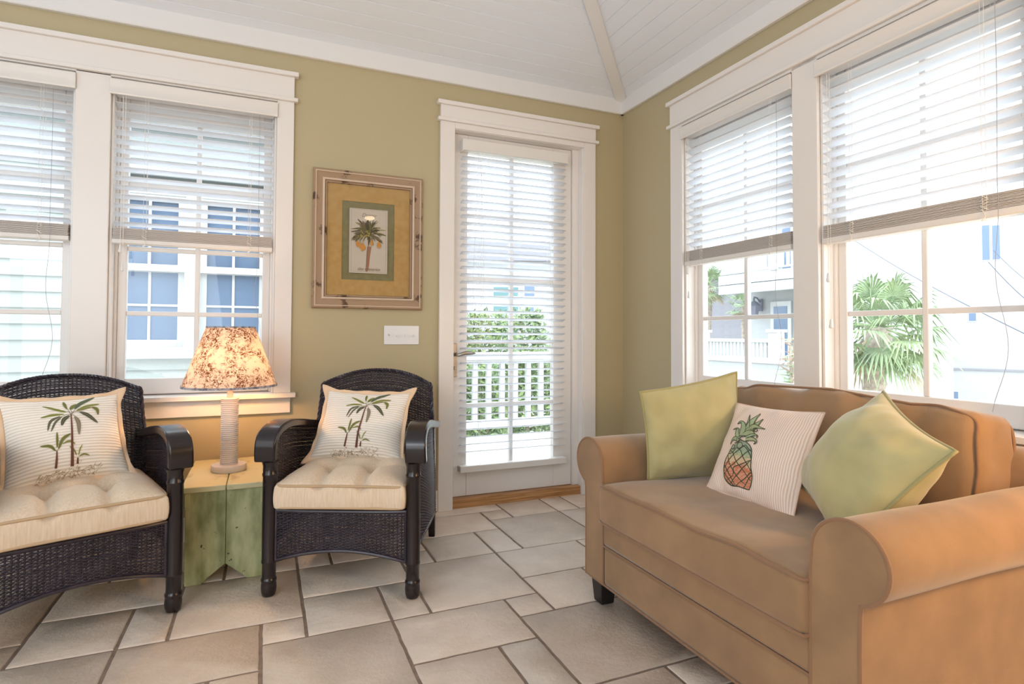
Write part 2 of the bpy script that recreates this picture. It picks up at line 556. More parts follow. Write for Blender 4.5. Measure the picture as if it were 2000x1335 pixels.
# ------------------------------------------------------------------ walls, ceiling
ZT = 2.70
def wall_with_openings(name, run, holes, t0, t1, rz=0.0):
    """a wall along local x from run[0] to run[1], y from t0 (room side) to t1"""
    xs = sorted({run[0], run[1], *[h[0] for h in holes], *[h[1] for h in holes]})
    mb = MB()
    for a, b in zip(xs, xs[1:]):
        hs = [h for h in holes if h[0] <= a + 1e-6 and h[1] >= b - 1e-6]
        if not hs:
            mb.box(a, b, t0, t1, -0.05, ZT)
        else:
            h = hs[0]
            if h[2] > -0.04: mb.box(a, b, t0, t1, -0.05, h[2])
            mb.box(a, b, t0, t1, h[3], ZT)
    o = mb.build(name, MT['paint'])
    o.rotation_euler = (0, 0, rz)
    return struct(o)

AX = [(-3.882, -3.129), (-2.985, -2.2315)]      # windows of the far wall
BX = [(0.6194, 1.366), (1.4951, 2.2417)]        # windows of the right wall, local x = -world y
ZS, ZH = 0.7346, 2.3
DX = (-1.2261, -0.322)
RB = -PI / 2
wall_with_openings('wall_back', (-5.2, 0.16), [(a, b, ZS - 0.02, ZH) for a, b in AX] + [(DX[0], DX[1], -0.05, 2.30)], 0.0, 0.16)
wall_with_openings('wall_right', (0.0, 5.2), [(a, b, ZS - 0.02, ZH - 0.015) for a, b in BX], 0.0, 0.16, RB)
struct(MB().box(-5.36, -5.2, -5.36, 0.16, -0.05, 3.9).build('wall_left', MT['paint']))
struct(MB().box(-5.36, 0.16, -5.36, -5.2, -0.05, 3.9).build('wall_front', MT['paint']))

Z0, SL = 2.664, 0.27
def build_ceiling():
    mb = MB(); w = 0.0885; g = 0.0028; d = 0.008
    T = 2.6
    k = 0
    while k * w < T:
        t0, t1 = k * w, min((k + 1) * w, T)
        prof = [(t0, d), (t0 + g, 0), (t1 - g, 0), (t1, d)]
        for (ta, da), (tb, db) in zip(prof, prof[1:]):
            za, zb = Z0 + SL * ta + da, Z0 + SL * tb + db
            # slopes over the far wall, the right wall and the two unseen walls
            mb.add([(-5.2 + ta, -ta, za), (-ta, -ta, za), (-tb, -tb, zb), (-5.2 + tb, -tb, zb)], [(0, 1, 2, 3)])
            mb.add([(-ta, -ta, za), (-ta, -5.2 + ta, za), (-tb, -5.2 + tb, zb), (-tb, -tb, zb)], [(0, 1, 2, 3)])
            mb.add([(-5.2 + ta, -5.2 + ta, za), (-5.2 + ta, -ta, za), (-5.2 + tb, -tb, zb), (-5.2 + tb, -5.2 + tb, zb)], [(0, 1, 2, 3)])
            mb.add([(-ta, -5.2 + ta, za), (-5.2 + ta, -5.2 + ta, za), (-5.2 + tb, -5.2 + tb, zb), (-tb, -5.2 + tb, zb)], [(0, 1, 2, 3)])
        k += 1
    # roof over the boards
    zt = Z0 + SL * T + 0.25
    mb.add([(-5.6, 0.4, 2.60), (0.4, 0.4, 2.60), (0.4, -5.6, 2.60), (-5.6, -5.6, 2.60), (-2.6, -2.6, zt)], [(0, 1, 4), (1, 2, 4), (2, 3, 4), (3, 0, 4)])
    mb.add([(-5.2, 0.0, Z0), (0, 0, Z0), (0.4, 0.4, 2.60), (-5.6, 0.4, 2.60)], [(0, 1, 2, 3)])
    mb.add([(0, 0, Z0), (0, -5.2, Z0), (0.4, -5.6, 2.60), (0.4, 0.4, 2.60)], [(0, 1, 2, 3)])
    struct(mb.build('ceiling', MT['ceil'], angle=20))
    # hip board
    mb = MB(); s2 = 1 / math.sqrt(2); hw = 0.036
    a, b = 0.02, 2.55
    for zz in (0,):
        v = []
        for t in (a, b):
            for sx, dz in ((-hw, 0.012), (hw, 0.012), (hw, -0.022), (-hw, -0.022)):
                v.append((-t + sx * s2, -t - sx * s2, Z0 + SL * t + dz))
        mb.add(v, [(0, 1, 2, 3), (7, 6, 5, 4), (0, 4, 5, 1), (1, 5, 6, 2), (2, 6, 7, 3), (3, 7, 4, 0)])
    struct(mb.build('trim_1', MT['crown'], bev=0.003))
    # crown boards
    for nm, rz in (('trim_2', 0.0), ('trim_3', RB)):
        mb = MB()
        x0, x1 = (-5.2, 0.0) if rz == 0 else (0.0, 5.2)
        mb.prism([(0.0, 2.5705), (-0.022, 2.5705), (-0.026, 2.575), (-0.026, 2.676), (0.0, 2.684)], 'x', x0, x1)
        o = mb.build(nm, MT['crown'], bev=0.002); o.rotation_euler = (0, 0, rz); struct(o)
build_ceiling()

# baseboards
struct(MB().box(-5.2, DX[0] - 0.0913, -0.016, 0.0, 0.0, 0.125).box(DX[1] + 0.0913, 0.0, -0.016, 0.0, 0.0, 0.125).build('baseboard_back', MT['trim'], bev=0.003))
struct(MB().box(-0.016, 0.0, -5.2, 0.0, 0.0, 0.125).build('baseboard_right', MT['trim'], bev=0.003))

def casing(name, x0, x1, mids, z_top_open, z_ledge, z_cap, legs_to, stool=None, rz=0.0, leg=0.0865):
    """flat boards round an opening group: legs, wide mullion boards, head with ledge and cap, stool and apron"""
    mb = MB(); y = -0.02
    mb.box(x0 - leg, x0, y, 0.0, legs_to, z_ledge)
    mb.box(x1, x1 + leg, y, 0.0, legs_to, z_ledge)
    for a, b in mids:
        mb.box(a, b, y, 0.0, legs_to, z_ledge)
    mb.box(x0, x1, y, 0.0, z_top_open, z_ledge)
    e = leg
    mb.box(x0 - e - 0.018, x1 + e + 0.018, -0.036, 0.0, z_ledge, z_ledge + 0.02)
    mb.box(x0 - e, x1 + e, -0.024, 0.0, z_ledge + 0.02, z_cap - 0.024)
    mb.box(x0 - e - 0.020, x1 + e + 0.020, -0.040, 0.0, z_cap - 0.024, z_cap)
    if stool:
        zs, za = stool
        mb.box(x0 - e - 0.024, x1 + e + 0.024, -0.058, 0.10, zs - 0.024, zs)
        mb.box(x0 - e, x1 + e, -0.018, 0.0, za, zs - 0.024)
    o = mb.build(name, MT['trim'], bev=0.0025)
    o.rotation_euler = (0, 0, rz)
    return struct(o)

casing('trim_4', AX[0][0], AX[1][1], [(AX[0][1], AX[1][0])], ZH, 2.308, 2.468, ZS, (ZS, 0.6266), 0.0)
casing('trim_5', DX[0], DX[1], [], 2.30, 2.336, 2.4585, 0.0, None, 0.0, 0.0913)
casing('trim_6', BX[0][0], BX[1][1], [(BX[0][1], BX[1][0])], ZH - 0.015, 2.30, 2.4625, ZS, (ZS, 0.6266), RB, 0.1026)

def window_unit(name, x0, x1, rz):
    """jamb lining, fixed sash with two by four panes"""
    z0, z1 = ZS, ZH - (0.015 if rz else 0)
    w = empty(name, (0, 0, 0), rz); struct(w)
    mb = MB()
    mb.box(x0, x0 + 0.012, 0.0, 0.16, z0, z1).box(x1 - 0.012, x1, 0.0, 0.16, z0, z1).box(x0, x1, 0.0, 0.16, z1 - 0.012, z1).box(x0, x1, 0.10, 0.19, z0 - 0.02, z0 + 0.005)
    mb.box(x0 + 0.012, x0 + 0.024, 0.06, 0.15, z0, z1).box(x1 - 0.024, x1 - 0.012, 0.06, 0.15, z0, z1)
    mb.build('jamb', MT['trim'], w, bev=0.002)
    gx0, gx1 = x0 + 0.062, x1 - 0.062
    gz0, gz1 = 0.82, 2.135
    mb = MB()
    mb.box(x0 + 0.024, gx0, 0.075, 0.115, z0 + 0.005, z1 - 0.012).box(gx1, x1 - 0.024, 0.075, 0.115, z0 + 0.005, z1 - 0.012)
    mb.box(gx0, gx1, 0.075, 0.115, z0 + 0.005, gz0).box(gx0, gx1, 0.075, 0.115, gz1, z1 - 0.012)
    mb.build('sash', MT['trim'], w, bev=0.004)
    mb = MB(); c = (gx0 + gx1) / 2
    mb.box(c - 0.0115, c + 0.0115, 0.080, 0.108, gz0, gz1)
    for k in (1, 2, 3):
        z = gz0 + (gz1 - gz0) * k / 4
        mb.box(gx0, gx1, 0.081, 0.107, z - 0.0115, z + 0.0115)
    mb.build('muntin', MT['trim'], w, bev=0.004)
    MB().box(gx0 - 0.004, gx1 + 0.004, 0.0935, 0.0945, gz0 - 0.004, gz1 + 0.004).build('glass_pane', MT['glass'], w)
    return w
n = 0
for xs in AX:
    n += 1; window_unit('window_%d' % n, xs[0], xs[1], 0.0)
for xs in BX:
    n += 1; window_unit('window_%d' % n, xs[0], xs[1], RB)

# ------------------------------------------------------------------ door
def build_door():
    d = empty('door_1', (0, 0, 0)); struct(d)
    y0, y1 = 0.05, 0.092
    x0, x1, z0, z1 = DX[0] + 0.004, -0.379, 0.058, 2.294
    gx0, gx1, gz0, gz1 = -1.118, -0.5135, 0.243, 2.185
    mb = MB()
    mb.box(x0, gx0, y0, y1, z0, z1).box(gx1, x1, y0, y1, z0, z1).box(gx0, gx1, y0, y1, z0, gz0).box(gx0, gx1, y0, y1, gz1, z1)
    mb.build('door_leaf', MT['trim'], d, bev=0.003)
    mb = MB(); c = -0.8128
    mb.box(c - 0.012, c + 0.012, y0 + 0.006, y1 - 0.006, gz0, gz1)
    for k in range(1, 5):
        z = gz0 - 0.01 + 0.395 * k - 0.03 + 0.02
        z = 0.215 + 0.395 * k
        mb.box(gx0, gx1, y0 + 0.007, y1 - 0.007, z - 0.012, z + 0.012)
    mb.build('muntin', MT['trim'], d, bev=0.003)
    MB().box(gx0 - 0.004, gx1 + 0.004, 0.0705, 0.0715, gz0 - 0.004, gz1 + 0.004).build('glass_pane', MT['glass'], d)
    # frame lining and stops
    mb = MB()
    mb.box(DX[1] - 0.010, DX[1], -0.012, 0.16, 0, 2.30).box(DX[0], DX[0] + 0.003, -0.012, 0.16, 0, 2.30).box(DX[0], DX[1], -0.012, 0.16, 2.296, 2.30)
    mb.box(-0.376, DX[1] - 0.010, 0.036, 0.05, 0.055, 2.296).box(-0.376, DX[1] - 0.010, 0.05, 0.16, 0.055, 2.296)
    mb.build('door_frame', MT['trim'], d, bev=0.002)
    mb = MB().box(DX[0] + 0.003, DX[1] - 0.010, 0.004, 0.17, -0.004, 0.056)
    o = mb.build('threshold', MT['oak'], d, bev=0.004)
    o['label'] = 'oak threshold'
    # handle: long plate, lever and key cylinder
    h = MB().box(-1.2125, -1.186, 0.040, 0.05, 0.79, 0.995).build('handle_plate', MT['silver'], d, bev=0.003)
    h['label'] = 'brushed metal handle plate'
    mb = MB()
    mb.tube([(-1.200, 0.045, 0.928), (-1.200, -0.022, 0.928)], 0.010, 10)
    pts = spl([(-1.200, -0.022, 0.926), (-1.185, -0.030, 0.930), (-1.160, -0.032, 0.937), (-1.125, -0.030, 0.938), (-1.090, -0.026, 0.936)], 14)
    mb.tube(pts, [0.010, .010, .010, .010, .0105, .011, .0115, .012, .012, .012, .0115, .011, .0095, .007, .004], 10)
    mb.build('lever', MT['silver'], h)
    k = MB().lathe([(0.009, 0.0), (0.009, 0.014), (0.007, 0.017)], (0, 0, 0), 14).build('key_cylinder', MT['silver'], h)
    k.rotation_euler = (PI / 2, 0, 0); k.location = (-1.200, 0.043, 0.845)
build_door()

# ------------------------------------------------------------------ blinds
def slat_poly(yc, z, wid, th, tilt, crown=0.003):
    top = []; bot = []
    c, s = math.cos(tilt), math.sin(tilt)
    for k in range(6):
        a = -1 + 2 * k / 5
        y = a * wid / 2; h = crown * (1 - a * a)
        for lst, e in ((top, th / 2), (bot, -th / 2)):
            lst.append((yc + y * c + (h + e) * s, z - y * s + (h + e) * c))
    return top + bot[::-1]

def blind(label, x0, x1, ztop, zval, zs0, zs1, pitch, stack, rail, yc, rz, root_xyz, tilt, side=1, door=False, grp=None):
    """zs1..zs0 slats from the top down; local frame of its wall, geometry kept relative to root_xyz"""
    ox, oz = root_xyz
    r = empty('venetian_blind', (0, 0, 0), rz)
    # root sits on the headrail's middle
    loc = Vector((ox, 0.0, oz)); R = Matrix.Rotation(rz, 4, 'Z')
    r.location = R @ loc
    tag(r, label, 'blind', grp)
    org = Vector((ox, 0, oz))
    def put(mb, name, m, parent=r, **k):
        mb.v = [tuple(Vector(p) - org) for p in mb.v]
        return mb.build(name, m, parent, **k)
    mb = MB()
    if door:
        mb.box(x0, x1, yc - 0.032, yc + 0.018, zval + 0.004, ztop)
        put(mb, 'headrail', MT['blind'], bev=0.002)
        mb = MB().box(x0 - 0.004, x1 + 0.004, yc - 0.038, yc - 0.033, zval, ztop + 0.004)
        mb.box(x0 - 0.006, x0 - 0.001, yc - 0.038, yc + 0.02, zval - 0.006, ztop + 0.004).box(x1 + 0.001, x1 + 0.006, yc - 0.038, yc + 0.02, zval - 0.006, ztop + 0.004)
        put(mb, 'valance', MT['blind'], bev=0.0015)
    else:
        prof = [(-0.034, zval), (-0.036, zval + 0.008), (-0.033, zval + 0.014), (-0.033, ztop - 0.016), (-0.037, ztop - 0.010), (-0.037, ztop - 0.004), (-0.034, ztop), (-0.024, ztop), (-0.024, zval)]
        mb.prism(prof, 'x', x0 - 0.003, x1 + 0.003)
        put(mb, 'valance', MT['blind'], bev=0.001)
        mb = MB().box(x0 + 0.014, x1 - 0.014, -0.004, 0.05, zval + 0.012, ztop - 0.012)
        put(mb, 'headrail', MT['blind'], bev=0.002)
    e = 0.0 if door else 0.017
    mb = MB(); z = zs1
    zz = []
    while z > zs0 - 1e-6:
        zz.append(z)
        mb.prism(slat_poly(yc, z, 0.0495, 0.0026, tilt), 'x', x0 + e, x1 - e)
        z -= pitch
    put(mb, 'slat_row', MT['slat'], angle=30)
    if stack:
        mb = MB(); z = stack[0]; k = 0
        while z < stack[1] - 0.002:
            jx = random.uniform(-0.002, 0.002); jy = random.uniform(-0.002, 0.002)
            mb.prism(slat_poly(yc + jy, z + 0.0014, 0.0495, 0.0030, 0.0, 0.0012), 'x', x0 + e + jx, x1 - e + jx)
            z += 0.0046; k += 1
        put(mb, 'slat_stack', MT['stack'], angle=30)
    mb = MB()
    a, b = rail
    w = 0.027
    mb.prism([(yc - w, a + 0.004), (yc - w + 0.004, a), (yc + w - 0.004, a), (yc + w, a + 0.004), (yc + w, b - 0.003), (yc + w - 0.003, b), (yc - w + 0.003, b), (yc - w, b - 0.003)], 'x', x0 + e - 0.002, x1 - e + 0.002)
    put(mb, 'bottom_rail', MT['blind'], bev=0.001)
    # ladder cords
    L = x1 - x0
    for fx in ((0.16, 0.84) if door else (0.20, 0.83)):
        x = x0 + L * fx
        mb = MB()
        for yy in (yc - 0.027, yc + 0.027):
            for dx in ((-0.006, 0.006) if yy < yc else (0,)):
                pts = [(x + dx + 0.0006 * math.sin(i * 2.3), yy, ztop - 0.06 - (ztop - 0.06 - b) * i / 24) for i in range(25)]
                mb.tube(pts, 0.00075, 4)
        if stack:   # slack loops of the ladder hanging in front of the gathered slats
            for q in range(9):
                z0 = stack[0] + (stack[1] - stack[0]) * q / 9
                pts = [(x - 0.012 + 0.024 * i / 6, yc - 0.0275 - 0.004 * math.sin(PI * i / 6), z0 + 0.006 * math.sin(PI * i / 6 + q)) for i in range(7)]
                mb.tube(pts, 0.0008, 4)
            pts = spl([(x - 0.004, yc - 0.029, stack[0]), (x + 0.006, yc - 0.034, stack[0] - 0.022), (x - 0.006, yc - 0.033, stack[0] - 0.034), (x + 0.004, yc - 0.030, a - 0.006)], 12)
            mb.tube(pts, 0.0014, 5)
        put(mb, 'ladder_cord', MT['cord'])
    if not door:
        # lift cords with tassels at one end, slack tilt cord at the other
        mb = MB(); xl = x0 + 0.052 if side > 0 else x1 - 0.052
        ends = side_ends.get(label, (1.30, 1.22)) if isinstance(side_ends, dict) else (1.3, 1.2)
        for q, ze in enumerate(ends):
            x = xl + 0.011 * q
            mb.tube([(x, yc - 0.036, ztop - 0.08), (x + 0.002, yc - 0.040, (ztop + ze) / 2), (x, yc - 0.038, ze)], 0.0011, 5)
        put(mb, 'lift_cord', MT['cord'])
        for q, ze in enumerate(ends):
            x = xl + 0.011 * q
            mb = MB().lathe([(0.0035, 0.0), (0.006, -0.006), (0.0065, -0.02), (0.009, -0.030), (0.0085, -0.036), (0.004, -0.040)], (x, yc - 0.038, ze + 0.004), 12)
            put(mb, 'tassel', MT['tassel'])
        xr = x1 - 0.085
        zz0, zz1 = ztop - 0.08, 0.80
        pts = []
        for i in range(40):
            t = i / 39; z = zz0 + (zz1 - zz0) * t
            sl = max(0, t - 0.45) * 0.05
            pts.append((xr + sl * math.sin(t * 17), yc - 0.034 + 0.004 * math.sin(t * 9), z))
        mb = MB().tube(pts, 0.0009, 5)
        put(mb, 'tilt_cord', MT['darkcord'])
    else:
        mb = MB(); xl = x0 + 0.10
        mb.tube(spl([(xl, yc - 0.036, ztop - 0.07), (xl - 0.03, yc - 0.037, 1.5), (xl - 0.032, yc - 0.036, 1.30), (xl - 0.005, yc - 0.036, 1.22), (xl + 0.03, yc - 0.036, 1.27), (xl + 0.033, yc - 0.036, 1.6), (xl + 0.01, yc - 0.036, ztop - 0.07)], 40), 0.0011, 5)
        put(mb, 'lift_cord', MT['cord'])
        for x in (x0 - 0.004, x1 + 0.004):
            put(MB().box(x - 0.005, x + 0.005, yc - 0.01, yc + 0.02, a + 0.008, b - 0.006), 'hold_down_bracket', MT['silver'])
    return r

LB = ['white slatted blind on the window cut by the left edge of the photo', 'white slatted blind on the window behind the lamp',
      'white slatted blind on the narrow-looking window nearest the room corner', 'white slatted blind on the big window above the sofa back', 'white slatted blind covering the full height of the glazed door']
side_ends = {LB[0]: (1.36, 1.30), LB[1]: (1.475, 1.385), LB[2]: (1.44, 1.30), LB[3]: (1.32, 1.12)}
TI = math.radians(14.5)
GB = 'white venetian blinds'
blind(LB[0], AX[0][0], AX[0][1], 2.288, 2.212, 1.585, 2.175, 0.0452, (1.511, 1.566), (1.487, 1.510), 0.012, 0.0, ((AX[0][0] + AX[0][1]) / 2, 2.25), TI, 1, grp=GB)
blind(LB[1], AX[1][0], AX[1][1], 2.288, 2.212, 1.585, 2.175, 0.0452, (1.511, 1.566), (1.487, 1.510), 0.012, 0.0, ((AX[1][0] + AX[1][1]) / 2, 2.25), TI, 1, grp=GB)
blind(LB[2], BX[0][0], BX[0][1], 2.272, 2.202, 1.560, 2.165, 0.0452, (1.482, 1.540), (1.455, 1.481), 0.012, RB, ((BX[0][0] + BX[0][1]) / 2, 2.24), TI + 0.05, 1, grp=GB)
blind(LB[3], BX[1][0], BX[1][1], 2.272, 2.202, 1.555, 2.165, 0.0452, (1.482, 1.535), (1.455, 1.481), 0.012, RB, ((BX[1][0] + BX[1][1]) / 2, 2.24), TI + 0.05, 1, grp=GB)
blind(LB[4], -1.170, -0.447, 2.243, 2.178, 0.29, 2.140, 0.0452, None, (0.212, 0.252), 0.018, 0.0, (-0.8085, 2.21), TI, 1, door=True, grp=GB)

# ------------------------------------------------------------------ wall things
def build_switch():
    x0, x1, z0, z1 = -1.643, -1.437, 0.990, 1.099
    r = empty('light_switch', ((x0 + x1) / 2, 0, (z0 + z1) / 2)); tag(r, 'white four-gang toggle light switch plate below the framed print', 'light switch')
    o = r.location
    mb = MB().box(x0, x1, -0.006, 0.0, z0, z1)
    mb.v = [tuple(Vector(p) - o) for p in mb.v]
    mb.build('cover_plate', MT['plate'], r, bev=0.002)
    for k in range(4):
        x = x0 + (x1 - x0) * (k + 0.58) / 4.25; up = 1 if k == 0 else -1
        mb = MB().prism([(-0.006, -0.0055), (-0.006, 0.0055), (-0.020, 0.0075 * up + 0.0035), (-0.020, 0.0075 * up - 0.0035)], 'x', x - 0.0045, x + 0.0045)
        zc = (z0 + z1) / 2
        mb.v = [(p[0] - o.x, p[1], p[2] + zc - o.z) for p in mb.v]
        mb.build('toggle', MT['plate'], r, bev=0.001)
        for s in (-1, 1):
            q = MB().lathe([(0.003, 0), (0.003, 0.001)], (0, 0, 0), 10)
            q.v = [(p[0] + x - o.x, -0.006 - p[2], p[1] + zc + s * 0.030 - o.z) for p in q.v]
            q.build('screw', MT['plate'], r)
build_switch()

def stroke_quads(mb, pts, widths, fn, m, n=14, cross=2, off=0.0):
    """ribbon along a 2D curve, mapped by fn(x, y, off) -> 3D"""
    P = spl([(p[0], p[1], 0) for p in pts], n)
    L = len(P); rows = []
    for i, p in enumerate(P):
        t = P[min(i + 1, L - 1)] - P[max(i - 1, 0)]
        if t.length < 1e-9: t = Vector((1, 0, 0))
        t.normalize(); nrm = Vector((-t.y, t.x, 0))
        q = i / (L - 1)
        if callable(widths):
            w = widths(q)
        else:
            kk = q * (len(widths) - 1); k0 = min(int(kk), len(widths) - 2)
            w = widths[k0] + (widths[k0 + 1] - widths[k0]) * (kk - k0)
        rows.append([fn(*(p + nrm * w * (c / cross - 0.5)).xy, off) for c in range(cross + 1)])
    v = [x for r in rows for x in r]
    c1 = cross + 1
    f = []
    for i in range(L - 1):
        for c in range(cross):
            a = i * c1 + c
            f.append((a, a + 1, a + c1 + 1, a + c1))
    mb.add(v, f, m)

LEAF = lambda w: (lambda q: w * (0.12 + 0.88 * math.sin(PI * min(1, q * 0.98 + 0.02)) ** 0.6))

def build_picture():
    x0, x1, z0, z1 = -2.043, -1.424, 1.192, 1.968
    cx, cz = (x0 + x1) / 2, (z0 + z1) / 2
    r = empty('framed_print', (cx, 0, cz)); tag(r, 'palm tree print in a distressed wooden frame between window and door', 'framed picture')
    W, H = (x1 - x0) / 2, (z1 - z0) / 2
    def ring(name, prof, m, W, H, bev=0.0):
        """prof: list of (inset from outer edge, y)"""
        mb = MB(); v = []; f = []
        for ins, y in prof:
            w, h = W - ins, H - ins
            v += [(-w, y, -h), (w, y, -h), (w, y, h), (-w, y, h)]
        for i in range(len(prof) - 1):
            for k in range(4):
                k2 = (k + 1) % 4
                f.append((i * 4 + k, i * 4 + k2, i * 4 + 4 + k2, i * 4 + 4 + k))
        mb.add(v, f)
        return mb.build(name, m, r, angle=25)
    ring('frame', [(0, -0.001), (0, -0.018), (0.006, -0.026), (0.014, -0.027), (0.020, -0.023), (0.036, -0.020), (0.050, -0.023), (0.056, -0.026), (0.064, -0.026), (0.068, -0.018), (0.072, -0.004)], MT['pframe'], W, H)
    ring('frame_bead', [(0.050, -0.022), (0.053, -0.029), (0.058, -0.031), (0.062, -0.0295), (0.063, -0.024)], MT['pframe2'], W, H)
    ring('frame_bead', [(0.012, -0.022), (0.014, -0.029), (0.018, -0.029), (0.019, -0.022)], MT['pframe2'], W, H)
    ring('frame_lip', [(0.0665, -0.020), (0.0675, -0.0245), (0.074, -0.0235), (0.0775, -0.015), (0.078, -0.003)], MT['pframe'], W, H)
    w, h = W - 0.074, H - 0.074
    # outer ochre mat is a ring round the green mat window
    gw, gh = 0.1475, 0.222
    gx, gz = -0.004, -0.002
    mb = MB()
    mb.box(-w, gx - gw, -0.012, -0.004, -h, h).box(gx + gw, w, -0.012, -0.004, -h, h).box(gx - gw, gx + gw, -0.012, -0.004, -h, gz - gh).box(gx - gw, gx + gw, -0.012, -0.004, gz + gh, h)
    mb.build('mat_board', MT['gravelmat'], r)
    MB().box(gx - gw, gx + gw, -0.008, -0.004, gz - gh, gz + gh).build('inner_mat', MT['sagemat'], r)
    pw, ph = 0.1075, 0.183
    pr = MB().box(gx - pw, gx + pw, -0.0165, -0.008, gz - ph, gz + ph)
    pr.mats = []; 
    mb = MB()
    mb.box(gx - pw, gx + pw, -0.0165, -0.008, gz - ph, gz + ph, MT['paper'])
    olive = [flat('print_olive', (112, 102, 62)), flat('print_dark_olive', (82, 72, 52)), flat('print_pale_olive', (152, 142, 92)), flat('print_brown_grey', (120, 100, 84))]
    orange = flat('print_orange', (206, 140, 62)); yel = flat('print_yellow', (170, 150, 66)); trunk = flat('print_trunk', (160, 112, 84)); ink = flat('print_ink', (150, 128, 114))
    # crop pixels (1001x1335 of the detail) to the card
    def fn(px, py, off):
        u = (px - 442) / 312; v = (650 - py) / 545
        return (gx + u * pw, -0.0168 - off, gz + v * ph)
    rng = random.Random(5); k = 0
    stroke_quads(mb, [(455, 740), (440, 900), (425, 1080), (410, 1165)], [70, 55, 50, 30], fn, trunk, off=0.0001)
    stroke_quads(mb, [(425, 760), (415, 900), (405, 1100)], [14, 12, 8], fn, olive[3], off=0.0002)
    for i in range(62):
        a = rng.uniform(-0.25, PI + 0.25) if i > 16 else rng.uniform(-0.6, PI + 0.6)
        L = rng.uniform(170, 300); b0 = (440 + rng.uniform(-40, 40), 520 + rng.uniform(-40, 40))
        e = (b0[0] + math.cos(a) * L, b0[1] - math.sin(a) * L * 0.85 + (60 if abs(math.cos(a)) > 0.6 else 0))
        e = (max(150, min(735, e[0])), max(235, e[1]))
        mid = ((b0[0] + e[0]) / 2, (b0[1] + e[1]) / 2 - 25)
        k += 1
        stroke_quads(mb, [b0, mid, e], LEAF(rng.uniform(16, 34)), fn, olive[rng.choice([0, 0, 1, 1, 2, 3])], off=0.0003 + 0.00004 * k, n=10)
    for i in range(26):
        x = rng.uniform(190, 700); y = rng.uniform(560, 760); k += 1
        stroke_quads(mb, [(440 + (x - 440) * 0.5, 560), (x, y)], LEAF(rng.uniform(14, 26)), fn, olive[rng.choice([1, 1, 3, 0])], off=0.0003 + 0.00004 * k, n=8)
    for i in range(22):
        k += 1; x, y = 395 + rng.uniform(-85, 75), 535 + rng.uniform(-55, 55)
        stroke_quads(mb, [(x - 10, y), (x + 10, y + 4)], LEAF(22), fn, yel, off=0.0003 + 0.00004 * k, n=6)
    for (x, y, w_) in [(255, 720, 52), (300, 745, 44), (355, 770, 58), (480, 690, 48), (605, 720, 66), (330, 790, 34)]:
        k += 1
        stroke_quads(mb, [(x, y - 75), (x + 6, y), (x + 4, y + 45)], [8, w_ * 0.7, w_, w_, w_ * 0.6, 4], fn, orange, off=0.0003 + 0.00004 * k, n=12)
        stroke_quads(mb, [(x + 20, y - 160), (x, y - 70)], [6, 6], fn, olive[2], off=0.0003 + 0.00004 * k, n=6)
    # printed border line
    for (a, b) in [((160, 118), (725, 118)), ((725, 118), (725, 1170)), ((160, 1170), (725, 1170)), ((160, 118), (160, 1170))]:
        stroke_quads(mb, [a, b], [3, 3], fn, ink, off=0.0002, n=2)
    p = mb.build('print', None, r, fix=False)
    p['label'] = 'palm tree print on a cream card'
    for txt, zc, sz in (('Dattier', 0.146, 0.031), ('des Canaries', -0.160, 0.027)):
        cu = bpy.data.curves.new('lettering', 'FONT'); cu.body = txt; cu.size = sz; cu.shear = 0.35
        cu.align_x = 'CENTER'; cu.align_y = 'CENTER'; cu.space_character = 0.92
        t = bpy.data.objects.new('lettering', cu); COL.objects.link(t)
        dg = bpy.context.evaluated_depsgraph_get()
        me = bpy.data.meshes.new_from_object(t.evaluated_get(dg)); bpy.data.objects.remove(t)
        me.materials.clear(); me.materials.append(ink)
        t = bpy.data.objects.new('lettering', me); COL.objects.link(t); t.parent = r
        t.rotation_euler = (PI / 2, 0, 0); t.location = (gx, -0.0215 if zc < 0 else -0.0171, gz + zc)
    MB().box(-w, w, -0.0225, -0.0222, -h, h).build('glass_pane', MT['glass'], r)
build_picture()

# recessed ceiling lamp behind the viewer (seen mirrored in the print's glass)
def build_can():
    c = Vector((-0.90, -4.95, 2.722))
    r = empty('ceiling_light', c); tag(r, 'round warm recessed ceiling light near the wall opposite the door', 'ceiling light')
    nrm = Vector((0, 0.29, -1)).normalized()
    q = nrm.to_track_quat('-Z', 'Y').to_euler()
    o = MB().lathe([(0.10, 0), (0.10, -0.012), (0.075, -0.012), (0.072, 0)], (0, 0, 0), 32, cap=False).build('trim_ring', MT['trim'], r); o.rotation_euler = q
    m, nt, b, N, L = nodes_of('warm_bulb'); b.inputs['Emission Color'].default_value = (1.0, 0.72, 0.42, 1); b.inputs['Emission Strength'].default_value = 14
    o = MB().lathe([(0.072, -0.006), (0.001, -0.010)], (0, 0, 0), 32).build('lens', m, r); o.rotation_euler = q
build_can()

